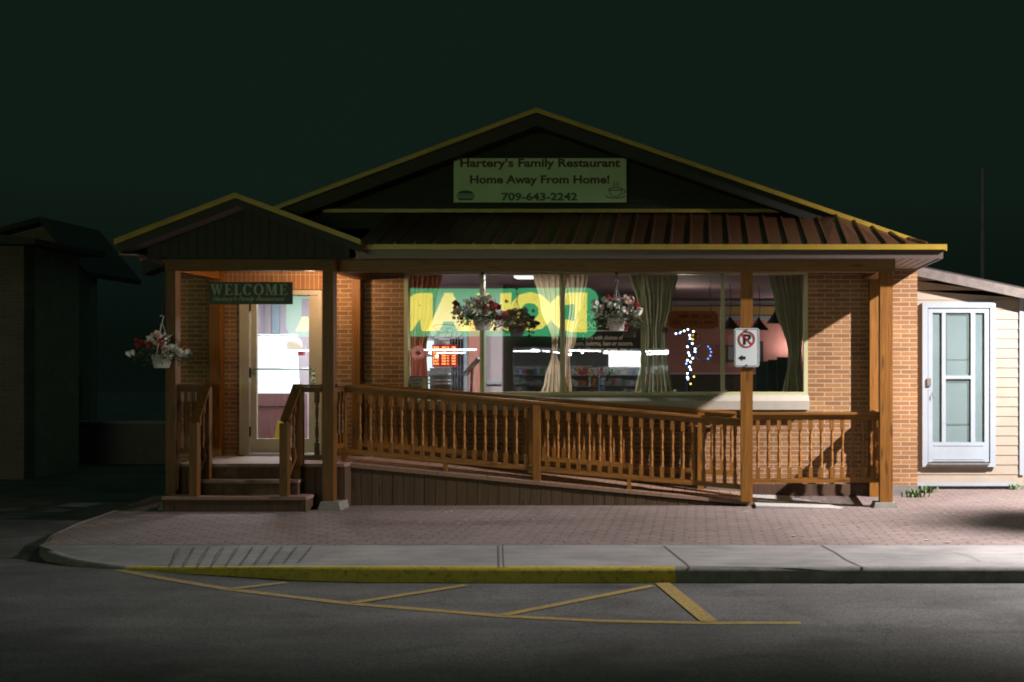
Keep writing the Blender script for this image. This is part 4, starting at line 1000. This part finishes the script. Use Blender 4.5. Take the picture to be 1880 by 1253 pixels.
# writing on the glass
MT['glass_print'] = cloth('pale_pink_vinyl_letters', (.95,.82,.74), .05); YT = 14.662
wr = thing('breakfast_lettering', (X(1106,YT), YT, Z(694,YT)), 'pale lettering on the window glass offering two eggs with bacon, bologna, ham or sausage', 'lettering')
for tx, a, b, t_, u, bd in (('Breakfast',1058,1160,571,586,.02),('6:00 - 11:00',1062,1152,591,603,.03),('2 eggs with choices of',1068,1144,616,626.5,.02),('bacon, bologna, ham or sausage,',1050,1162,626.5,637.5,.02),
                            ('hashbrowns, toast, tea',1062,1150,637.5,648,.02)):
    text_mb(tx, X(a,YT), X(b,YT), Z(u,YT), Z(t_,YT), YT, .002, bold=bd, shear=.18).build('line_of_text', 'glass_print', wr)
text_mb('$7.99', X(1080,YT), X(1128,YT), Z(694,YT), Z(675,YT), YT, .002, bold=.0, shear=.1).build('price', dirty('dull_price_vinyl', (.42,.36,.33), .6, .1), wr)
B(X(1078,YT), X(1152,YT), YT, YT+.002, Z(608.5,YT), Z(606.8,YT)).build('underline', 'glass_print', wr)
# orange board
YO = 14.74
ob = thing('orange_window_board', (X(1271,YO), YO, Z(604,YO)), 'round cornered orange board with two rows of dark print hanging in the window', 'sign')
mb = MB(); mb.prism_y(rrect(X(1226,YO),X(1319,YO),Z(604,YO),Z(571,YO),.09,7), YO, YO+.012); mb.build('board', dirty('burnt_orange', (.55,.13,.02), .6, .15), ob)
mb = MB()
for (pa, pb_, py) in ((1243,1304,581),(1236,1312,592)):
    x = X(pa,YO)
    while x < X(pb_,YO):
        h_ = random.choice((.018,.026,.026)); w = random.uniform(.012,.02); zc = Z(py,YO)
        if random.random() < .8:
            mb.tube([(x,YO-.002,zc-h_),(x+w*.2,YO-.002,zc+h_),(x+w,YO-.002,zc+h_*random.uniform(-.2,1)),(x+w*.8,YO-.002,zc-h_)], .0028, 4)
        x += w+.012
mb.build('print', 'sign_maroon', ob)
for px in (1240,1305): MB().tube([(X(px,YO),YO+.006,Z(572,YO)),(X(px,YO),YO+.006,2.84)], .002, 4).build('cord', 'dark', ob)
# fairy-light garland on a post, wreath, balloon
YL = 16.4
ga = thing('fairy_light_garland', (X(1263,YL),YL,.5), 'tall garland wound with white and blue fairy lights, bent over at the top', 'fairy lights')
path = [(1241,613),(1247,610),(1256,607),(1263,606),(1267,611),(1267,622),(1263,632),(1272,640),(1275,648),(1266,655),(1262,664),(1266,672),(1268,682),(1263,690),(1262,700),(1264,712),(1264,740)]
P3d = [(X(a,YL), YL+random.uniform(-.03,.03), Z(b,YL)) for a, b in path]; P3d.append((X(1264,YL),YL,.5))
MB().tube(P3d, .028, 8).build('garland', dirty('deep_blue_tinsel', (.01,.02,.09), .5, .4, scale=40), ga)
MT['bulb_w'] = glow('white_bulb', (.85,.93,1), 9); MT['bulb_b'] = glow('blue_bulb', (.15,.3,1), 7); MT['bulb_a'] = glow('amber_bulb', (1,.5,.12), 5); MT['bulb_g'] = glow('yellow_bulb', (1,.75,.1), 3)
spots = [(1241,613,'w'),(1250,610,'g'),(1256,608,'w'),(1263,605,'w'),(1273,609,'w'),(1266,616,'w'),(1267,622,'w'),(1271,631,'w'),(1262,637,'w'),(1276,641,'w'),(1277,646,'b'),(1276,646,'w'),(1264,648,'w'),(1266,653,'w'),(1272,658,'w'),(1262,662,'w'),(1268,665,'w'),(1260,668,'b'),(1266,674,'w'),(1268,679,'w'),(1262,686,'w'),(1262,693,'w'),(1263,697,'b'),(1263,695,'w'),(1274,692,'a'),(1268,705,'a'),(1275,619,'g'),(1272,623,'g'),(1248,612,'b')]
for a, b, c in spots: MB().ball((X(a,YL-.05), YL-.05, Z(b,YL-.05)), .0135, 6).build('bulb', 'bulb_'+c, ga)
mb = MB(); c = (X(1291,16.6), 16.6, Z(648,16.6))
mb.tube([(c[0]+.11*math.cos(t), c[1], c[2]+.11*math.sin(t)) for t in [2*math.pi*k/20 for k in range(21)]], .018, 6)
wt = thing('tinsel_wreath', (c[0],c[1],c[2]-.13), 'round silver blue wreath beside the fairy lights', 'wreath'); mb.build('ring', dirty('silver_tinsel', (.30,.30,.42), .3, .5, metal=.6, scale=60), wt)
for t in (.1,.5,.9,-.4,-.9): MB().ball((c[0]+.115*math.cos(t),c[1]-.02,c[2]+.115*math.sin(t)), .008, 6).build('bulb', 'bulb_b', wt)
mb = MB(); mb.ball((X(1275,16.2),16.2,Z(617,16.2)), .045, 10, (1,1,1.15)); mb.build('balloon', dirty('gold_foil', (.55,.36,.03), .25, .1, metal=.5), label='small gold foil balloon above the fairy lights', cat='balloon')
# pendant lamps
lamp0 = None
for px, py, w, Y, lb in ((1303,600,17,17.6,'dark conical pendant lamp left of the sign post'),(1340,604,20,17.2,'dark conical pendant lamp directly behind the sign post'),(1393,606,18,17.6,'dark conical pendant lamp right of the sign post'),(1424,594,17,16.6,'dark conical pendant lamp beside the right hand curtain')):
    th = thing('pendant_lamp', (X(px,Y),Y,Z(py,Y)), lb, 'pendant lamp', 'pendant lamps over the tables'); r = w/F*Y
    MB().lathe([(r,0),(r*.96,.01),(r*.3,.13),(.03,.15),(.012,.19)], (X(px,Y),Y,Z(py,Y)), 16).build('lamp_shade', 'dark', th)
    MB().tube([(X(px,Y),Y,Z(py,Y)+.18),(X(px,Y)+.02,Y,(Z(py,Y)+CZ)/2),(X(px,Y),Y,CZ-.01)], .006, 5).build('cord', 'dark', th)
# booths, tables, frames
MT['booth'] = dirty('dark_green_vinyl', (.015,.03,.028), .45, .3)
for px0, px1, py, Y, lb in ((1388,1412,664,17.4,'lowest dark green booth bench seen between the sign post and the curtain'),(1410,1428,661,16.9,'middle dark green booth bench of the three'),(1427,1447,656,16.4,'tallest looking dark green booth bench, next to the curtain')):
    th = thing('booth_bench', (X((px0+px1)/2,Y),Y,.5), lb, 'booth', 'dark booth benches'); x0, x1 = X(px0,Y), X(px1+8,Y)
    B(x0, x1, Y, Y+.09, .5, Z(py,Y)).build('backrest', 'booth', th); B(x0+.01, x1-.01, Y+.092, Y+.5, .5, .95).build('seat', 'booth', th)
th = thing('dining_table', (X(1290,15.6),15.9,.5), 'dark dining table with small pale dishes under the fairy lights', 'table')
B(X(1196,15.6), X(1350,15.6), 15.6, 16.3, 1.22, 1.26).build('tabletop', 'booth', th); MB().lathe([(.2,0),(.19,.02),(.04,.05),(.035,.72)], (X(1280,15.9),15.95,.5), 14).build('pedestal', 'dark', th)
for px, lb in ((1335,'pale cup at the right end of the dark table'),(1242,'pale cup at the left end of the dark table')):
    MB().lathe([(.025,0),(.04,.05),(.042,.07),(.036,.07),(.02,.01)], (X(px,15.7),15.75,1.261), 12).build('cup', 'white', label=lb, cat='cup')
for a, b, t_, u, lb in ((1334,1352,634,664,'framed picture left of the sign post'),(1386,1401,627,668,'framed picture just right of the sign post')):
    yy = YB2-.05; th = thing('picture_frame', (X((a+b)/2,yy),yy,Z(u,yy)), lb, 'picture'); rring(X(a,yy),X(b,yy),Z(u,yy),Z(t_,yy),.004,.03,yy-.01,.03).build('frame', 'dark', th)
    B(X(a,yy)+.028, X(b,yy)-.028, yy+.001, yy+.012, Z(u,yy)+.028, Z(t_,yy)-.028).build('picture', 'grey_glasspanel', th)
th = thing('tilted_menu_stand', (X(868,15.8),15.8,.5), 'white tilted menu tablet on a thin black stand', 'menu stand')
mb = MB(); a = (X(853,15.8),Z(687,15.8)); b = (X(880,15.8),Z(657,15.8)); mb.prism_y([(a[0],a[1]),(a[0]+.04,a[1]-.02),(b[0]+.02,b[1]-.02),(b[0],b[1])], 15.6, 15.85); mb.build('tablet', 'white', th)
MB().tube([(X(867,15.8),15.8,Z(675,15.8)),(X(865,15.8),15.8,1.3),(X(865,15.8),15.8,.52)], .018, 6).build('stand', 'dark', th)
th = thing('magazine_rack', (X(810,15.9),15.9,.5), 'rack with three white edged shelves below the hours board', 'rack')
for py in (687,698,704): B(X(789,15.9), X(827,15.9), 15.75, 15.95, Z(py+1.5,15.9), Z(py-1.5,15.9)).build('shelf', 'white', th)
mb = B(X(789,15.96), X(827,15.96), 15.96, 15.99, .5, Z(676,15.9)); mb.build('back_panel', 'grey_board', th)
th = thing('dark_drape', (X(842,16.4),16.4,.5), 'dark blue grey drape between the hours board and the salmon wall panel', 'drape')
mb = MB(); n = 24; vs = []
for j in range(2):
    for i in range(n+1): vs.append((X(826+26*i/n,16.4), 16.4+.03*math.sin(i*1.3), (.52,Z(622,16.4))[j]))
mb.add(vs, [(i,i+1,n+2+i,n+1+i) for i in range(n)], True); mb.build('cloth', dirty('blue_grey_cloth', (.10,.10,.13), .8, .4, scale=8), th)
# behind the entrance door
yd = 15.9
th = thing('white_display_cabinet', (X(508,yd),yd,.5), 'bright white lit display panel on a mauve cabinet behind the entrance door', 'display cabinet')
mb = MB(); mb.prism_y([(X(440,yd),Z(722,yd)),(X(547,yd),Z(722,yd)),(X(541,yd),Z(614,yd)),(X(440,yd),Z(614,yd))], yd, yd+.08); mb.build('lit_panel', glow('lit_white_panel', (.80,.90,1.0), 1.9, (.6,.6,.6)), th)
mb = MB()
for a, b in ((474,482),(485,497),(501,508),(512,529)): mb.box(X(a,yd), X(b,yd), yd-.008, yd-.001, Z(617,yd), Z(615.5,yd))
mb.build('slots', 'dark', th)
B(X(436,yd), X(551,yd), yd-.03, yd+.3, .5, Z(723,yd)).build('cabinet', dirty('mauve_cabinet', (.30,.15,.17), .6, .15), th)
B(X(436,yd), X(551,yd), yd-.036, yd-.031, Z(748,yd), Z(746,yd)).build('cabinet_seam', 'dark', th)
th = thing('round_lamp', (X(540,15.4),15.4,Z(650,15.4)), 'round cream lamp shade with a small red base seen through the door', 'lamp')
MB().ball((X(540,15.4),15.4,Z(634,15.4)), .105, 16, (1,1,1)).build('lamp_shade', glow('cream_shade', (1,.86,.74), .85), th)
B(X(549,15.4), X(558,15.4), 15.36, 15.44, Z(653,15.4), Z(645,15.4)).build('base', dirty('red_plastic', (.5,.04,.05), .4, .1), th)
th = thing('wet_floor_sign', (X(508,15.0),15.0,.5), 'yellow folding wet floor sign inside the entrance', 'floor sign')
for s in (0,1): 
    mb = MB(); y0 = 15.0+s*.1
    xa, xb = X(500,15), X(524,15); zt = Z(772,15.0)
    mb.hexa([(xa,y0-.0+s*.06-.03,.5),(xb,y0+s*.06-.03,.5),(xb,y0+s*.06-.02,.5),(xa,y0+s*.06-.02,.5)], [(xa+.045,15.06,zt),(xb-.045,15.06,zt),(xb-.045,15.07,zt),(xa+.045,15.07,zt)]); mb.build('panel', dirty('yellow_plastic', (.75,.55,.01), .4, .1), th)

# ================================================================ STORE ACROSS THE STREET (seen mirrored in the glass)
SY = -10.0
st = thing('store_across_street', (-7, SY-6, RZ), 'long store with a green and yellow backlit name sign, seen mirrored in the window glass', 'store')
MT['store_wall'] = dirty('store_grey_wall', (.14,.13,.12), .8, .2); MT['store_in'] = dirty('store_interior', (.55,.56,.55), .8, .15)
s0, s1, wb, wt_ = -16.5, 4.0, .45, 2.55
mb = MB()
mb.box(s0, s1, SY-.25, SY, 2.36, 5.6); mb.box(s0, s1, SY-.25, SY, RZ-.05, .45)
for a, b in ((-16.5,-15.6),(-13.3,-12.8),(-7.6,-6.3),(-1.0,4.0)): mb.box(a, b, SY-.25, SY, .45, 2.36)
mb.box(s0, s0+.2, SY-21, SY-.25, RZ, 5.6); mb.box(s1-.2, s1, SY-21, SY-.25, RZ, 5.6); mb.box(s0, s1, SY-21, SY-.25, 5.4, 5.6)
mb.build('wall', 'store_wall', st)
mb = MB(); mb.box(s0+.2, s1-.2, SY-20, SY-.26, 2.40, 2.46); mb.box(s0+.2, s1-.2, SY-20.1, SY-20, RZ, 2.4); mb.build('interior_wall', 'store_in', st)
B(s0+.2, s1-.2, SY-20, SY-.26, RZ-.02, RZ+.02).build('interior_floor', 'store_in', st)
MT['sign_green'] = glow('green_sign_panel', (.07,.47,.20), 5.2); MT['sign_yellow'] = glow('yellow_sign_letters', (.95,.84,.15), 6.6)
MT['tube'] = glow('fluorescent_tube', (.93,.98,1.0), 26.0)
g0z, g1z = 2.74, 4.42
mb = MB(); mb.prism_y(rrect(-14.1, -3.40, g0z, g1z, .42, 8), SY+.001, SY+.16); mb.build('sign_panel', 'sign_green', st)
text_mb('DOLLARAMA', -13.75, -3.75, g0z+.16, g1z-.14, SY+.165, .05, bold=.075, flip=True, spacing=1.0).build('sign_letters', 'sign_yellow', st)
mb = MB()
for x, y, ln, ax in ((-9.8,-11.6,1.9,'x'),(-7.4,-16,1.2,'x'),(-12.5,-13,1.2,'x'),(-15.2,-13,1.2,'x'),(-14.5,-18,1.2,'x'),(-11,-19,1.2,'x'),
        (-6.0,-12.6,1.6,'y'),(-6.0,-15.4,1.6,'y'),(-6.0,-18.6,1.6,'y'),(-4.9,-14.2,1.25,'x'),(-3.5,-14.2,1.25,'x'),(-2.1,-14.2,1.25,'x'),(-3.9,-18.5,1.25,'x'),(-1.9,-17.5,1.25,'x'),(-2.3,-22,1.25,'x'),(.4,-15,1.25,'x')):
    (B(x, x+ln, y-.035, y+.035, 2.30, 2.35) if ax == 'x' else B(x-.035, x+.035, y-ln, y, 2.30, 2.35)).build('ceiling_tube', 'tube', st)
B(-3.15, -1.95, SY-1.7, SY-1.6, 1.72, 2.3).build('lit_poster', glow('white_lit_poster', (1,1,1), 9), st)
# shelves full of goods inside that store
shm = [dirty('goods_'+n, c, .5, .2) for n, c in (('orange',(.75,.22,.02)),('blue',(.05,.15,.45)),('grey',(.4,.42,.45)),('red',(.55,.04,.03)),('green',(.05,.3,.15)),('white',(.8,.8,.78)),('amber',(.6,.42,.2)))]
for sx, sy_ in ((-4.9,SY-1.2),(-3.3,SY-1.9),(-6.35,SY-3.2),(-1.7,SY-3.0),(-4.2,SY-6.0),(-2.4,SY-9.0),(-7.5,SY-7.5),(-10.4,SY-5.0),(-11.8,SY-1.6),(-9.0,SY-2.4),(-14.8,SY-1.5)):
    sh = thing('store_shelf', (sx+.7,sy_,RZ), 'shelf stacked with boxed goods inside the lit store mirrored in the window', 'shelf', 'shelves in the store across the street')
    mb = MB()
    for z in (.2,.6,1.0,1.4): mb.box(sx, sx+1.4, sy_-.4, sy_, z, z+.03)
    mb.box(sx, sx+1.4, sy_-.43, sy_-.4, RZ, 1.75); mb.box(sx-.03, sx, sy_-.4, sy_, RZ, 1.75); mb.box(sx+1.4, sx+1.43, sy_-.4, sy_, RZ, 1.75); mb.build('frame', 'store_in', sh)
    gm = {i: MB() for i in range(7)}
    for z in (.235,.635,1.035,1.435):
        x = sx+.02
        while x < sx+1.3:
            w = random.uniform(.06,.16); i = random.choice((0,0,3,6,5)) if sx == -4.9 else random.choice((1,2,2,4,5,3)); gm[i].box(x, x+w, sy_-.3, sy_-.02, z, z+random.uniform(.12,.3)); x += w+.012
    for i, m_ in gm.items():
        if m_.v: m_.build('goods', shm[i], sh)

# ================================================================ DIM BACKGROUND
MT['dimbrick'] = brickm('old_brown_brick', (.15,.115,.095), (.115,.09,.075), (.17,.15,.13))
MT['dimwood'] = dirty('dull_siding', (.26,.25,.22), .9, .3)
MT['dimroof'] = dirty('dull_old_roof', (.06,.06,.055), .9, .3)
db = thing('dark_brick_building', (-12,19,RZ), 'tall unlit brick building cut by the left edge of the picture', 'building')
yy = 18.0; xr = X(44,yy)
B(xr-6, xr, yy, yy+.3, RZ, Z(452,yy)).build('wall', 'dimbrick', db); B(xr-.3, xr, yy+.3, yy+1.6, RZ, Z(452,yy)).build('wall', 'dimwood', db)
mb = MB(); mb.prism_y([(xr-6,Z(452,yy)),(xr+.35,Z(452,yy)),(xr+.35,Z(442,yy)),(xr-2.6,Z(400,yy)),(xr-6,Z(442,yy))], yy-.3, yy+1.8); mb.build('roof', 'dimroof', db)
dh = thing('gabled_house', (-14.5,25,RZ), 'barely visible gabled house in the dark behind the left kerb', 'house')
yy = 24.0; a, b = X(50,yy), X(165,yy)
mb = MB(); mb.prism_y([(a-3,RZ),(b,RZ),(b,Z(500,yy)),(X(90,yy),Z(412,yy)),(a-3,Z(490,yy))], yy, yy+.3); mb.build('wall', 'dimwood', dh)
mb = MB(); mb.prism_y([(X(90,yy),Z(402,yy)),(b+.1,Z(501,yy)),(b+.1,Z(511,yy)),(X(90,yy),Z(412,yy)),(a-3.2,Z(500,yy)),(a-3.2,Z(490,yy))], yy-.35, yy+2); mb.build('roof', 'dimroof', dh)
for px in (70,132):
    w = B(X(px,yy), X(px+16,yy), yy-.03, yy-.002, Z(760,yy), Z(690,yy)).build('window', 'grey_board', dh)
lw = thing('low_wall', (-10,21,RZ), 'long low pale wall across the dark yard at left', 'wall')
B(X(60,21), -6.9, 21, 21.2, RZ, Z(778,21)).build('wall', dirty('pale_low_wall', (.12,.11,.10), .9, .3), lw)
B(X(60,21)-.03, -6.9, 20.97, 21.23, Z(778,21)+.001, Z(774,21)).build('coping', 'dimwood', lw)
up = thing('utility_pole', (X(1803,26),26,RZ), 'faint tall utility pole in the night behind the cream house', 'utility pole')
MB().tube([(X(1803,26),26,RZ),(X(1803,26),26,Z(315,26))], .055, 10, .04).build('pole', 'dimwood', up)
MB().tube([(X(1803,26),26,Z(315,26)),(X(1803,26),26,Z(310,26))], .05, 10, .03).build('cap', 'dimwood', up)

# ================================================================ LAMPS
def light(name, typ, loc, energy, color, parent=None, **kw):
    d = bpy.data.lights.new(name, typ); d.energy = energy; d.color = color
    for k, v in kw.items(): setattr(d, k, v)
    o = bpy.data.objects.new(name, d); col.objects.link(o); o.location = Vector(loc)-(ORG[parent.name] if parent else Vector((0,0,0))); o.parent = parent
    return o
LP = Vector((7.4, 11.5, 5.8))
sl = thing('street_lamp', (8.3,9.75,0), 'tall grey street lamp standing on the pavement beyond the right edge', 'street lamp')
MB().tube([(8.3,9.75,0),(8.3,9.75,5.9)], .08, 12, .05).build('pole', 'steel', sl)
MB().tube([(8.3,9.75,5.85),(8.0,10.6,6.05),(7.55,11.3,6.02)], .03, 8).build('arm', 'steel', sl)
MB().lathe([(.16,0),(.17,.02),(.10,.12),(.03,.16)], (LP.x,LP.y,LP.z+.05), 16).build('lamp_head', 'dark', sl)
B(LP.x-1.7, LP.x+.5, LP.y-.31, LP.y-.30, LP.z-.41, LP.z+.1).build('added_light_blocker', 'dark', sl)  # unseen plate added to cut the lamp's light off the road
spot = light('lamp_beam', 'SPOT', LP, 11000, (1.0,.90,.87), sl, spot_size=R(154), spot_blend=.62, shadow_soft_size=.07)
spot.rotation_euler = Vector((-.03,.05,-1)).to_track_quat('-Z','Y').to_euler()
pl = thing('porch_light', (-4.72,13.95,2.80), 'small round warm ceiling light under the entrance roof', 'porch light')
MB().lathe([(.0,-.0),(.06,.005),(.08,.03),(.085,.05)], (-4.72,13.95,2.81), 16).build('diffuser', glow('warm_diffuser', (1,.62,.3), 3), pl)
light('porch_bulb', 'POINT', (-4.72,13.95,2.74), 30, (1,.66,.38), pl, shadow_soft_size=.05)
def ceil_light(x, y, w, d, energy, colr, label):
    t = thing('ceiling_light', (x,y,2.84), label, 'ceiling light', 'ceiling lights inside the restaurant')
    B(x-w/2, x+w/2, y-d/2, y+d/2, 2.865, 2.888).build('diffuser', glow('diffuser', colr, 2.0), t)
    o = light('ceiling_lamp', 'AREA', (x,y,2.86), energy, colr, t, shape='RECTANGLE', size=w, size_y=d); return t
ceil_light(-5.3, 15.8, 1.1, .5, 130, (.88,.93,1.0), 'cool white ceiling light inside the entrance')
for x_, y_, e_ in ((-11,-12.5,120),(-11,-19,200),(-6.5,-10.5,40),(-4,-10.5,45),(-9.3,-10.5,40),(-2,-10.5,40),(-5,-15.5,200),(-3,-22,260),(-1,-13,120),(-14.5,-10.6,40)):
    light('store_fill_light', 'POINT', (x_,y_,2.2), e_, (.95,.98,1.0), st, shadow_soft_size=.03)  # unseen fill lights added to brighten the store interior
ceil_light(-2.25, 15.75, .5, .3, 70, (1.0,.92,.90), 'small ceiling light seen at the top of the second window pane')
wl = thing('wall_lamp', (1.75,20.3,1.75), 'small lamp glowing against the pink wall behind the right curtain', 'wall lamp')
MB().lathe([(.05,0),(.09,.12),(.088,.12),(.048,.0)], (1.75,20.3,1.8), 12).build('lamp_shade', glow('wall_lamp_shade', (1,.85,.8), 3), wl)
light('wall_lamp_bulb', 'POINT', (1.75,20.25,1.95), 22, (1,.78,.74), wl, shadow_soft_size=.06)
light('dining_bulb', 'POINT', (-.2,17.6,2.4), 16, (1,.74,.62), None, shadow_soft_size=.1)

# ================================================================ SKY, CAMERA
w = bpy.data.worlds.new('World'); sc.world = w; w.use_nodes = True; nt = w.node_tree
bg = nt.nodes['Background']; bg.inputs[1].default_value = 1.0
tc = nt.nodes.new('ShaderNodeTexCoord'); n = noise(nt, tc.outputs['Generated'], 2.5, 12, .82)
sz = nt.nodes.new('ShaderNodeSeparateXYZ'); nt.links.new(tc.outputs['Generated'], sz.inputs[0])
ov = ramp(nt, sz.outputs[2], [(.33, 0.0), (.62, 1.0)]); bw_ = nt.nodes.new('ShaderNodeRGBToBW'); nt.links.new(ov, bw_.inputs[0])
# night sky: even dark teal low down, cloud lit by the town overhead
lo = ramp(nt, sz.outputs[2], [(.02, 0.0), (.15, 1.0)]); bl_ = nt.nodes.new('ShaderNodeRGBToBW'); nt.links.new(lo, bl_.inputs[0])
low = mixc(nt, bl_.outputs[0], (.0020,.0044,.0032), mixc(nt, n, (.0046,.0102,.0070), (.0056,.0120,.0086)))
nt.links.new(mixc(nt, bw_.outputs[0], low, (.024,.054,.040)), bg.inputs[0])
cd_ = bpy.data.cameras.new('camera'); cam = bpy.data.objects.new('camera', cd_); col.objects.link(cam)
cam.location = (0,0,H); cam.rotation_euler = (math.pi/2,0,0)
cd_.sensor_width = 36; cd_.lens = 36*F/1880; cd_.shift_x = -(VX-940)/1880; cd_.shift_y = (VY-626.5)/1880; cd_.clip_end = 400; cd_.clip_start = .05
sc.camera = cam
sc.view_settings.view_transform = 'Standard'; sc.view_settings.look = 'None'; sc.view_settings.exposure = 0; sc.view_settings.gamma = 1
sc.render.engine = 'CYCLES'
cy = sc.cycles; cy.use_denoising = True; cy.max_bounces = 8; cy.diffuse_bounces = 1; cy.transparent_max_bounces = 16; cy.caustics_reflective = False; cy.caustics_refractive = False; cy.sample_clamp_indirect = 4
cy.filter_width = 1.9

th = thing('added_glow_box', (X(786,17.0),17.0,.5), 'narrow added glowing cooler against the lilac wall behind the hours board', 'lightbox')
B(X(774,16.9), X(798,16.9), 16.9, 17.15, .5, Z(622,16.9)).build('cabinet', 'white', th)
B(X(776,16.88), X(796,16.88), 16.88, 16.899, .7, Z(626,16.88)).build('glow_front', glow('added_glow', (.75,.88,1.0), .9), th)  # glowing box added to brighten the left window pane
for z_ in (1.2, 1.5, 1.8): B(X(776,16.88), X(796,16.88), 16.87, 16.879, z_, z_+.09).build('grey_bars', 'grey_board', th)
MB().tube([(8.28,9.8,5.45),(7.6,10.7,5.55),(6.93,11.57,5.5)], .018, 6).build('bracket', 'steel', sl)  # arm added only to carry the shadow-casting planter
th = thing('added_shadow_planter', (6.92,11.57,4.9), 'unseen round planter added for its shadow, hanging from a bracket of the street lamp', 'planter')  # added out of view to cast a soft shadow on the paving
MB().lathe([(.07,0),(.12,.02),(.15,.16),(.14,.17),(.0,.16)], (6.92,11.57,4.88), 14).build('pot', 'dark', th)
MB().tube([(6.92,11.57,5.03),(6.92,11.57,5.5)], .004, 5).build('chain', 'dark', th)
lf = MB()
for i in range(260): leaf(lf, (6.92+random.gauss(0,.055), 11.57+random.gauss(0,.055), 5.08+random.gauss(0,.05)), .05)
lf.build('foliage', 'leaf', th)
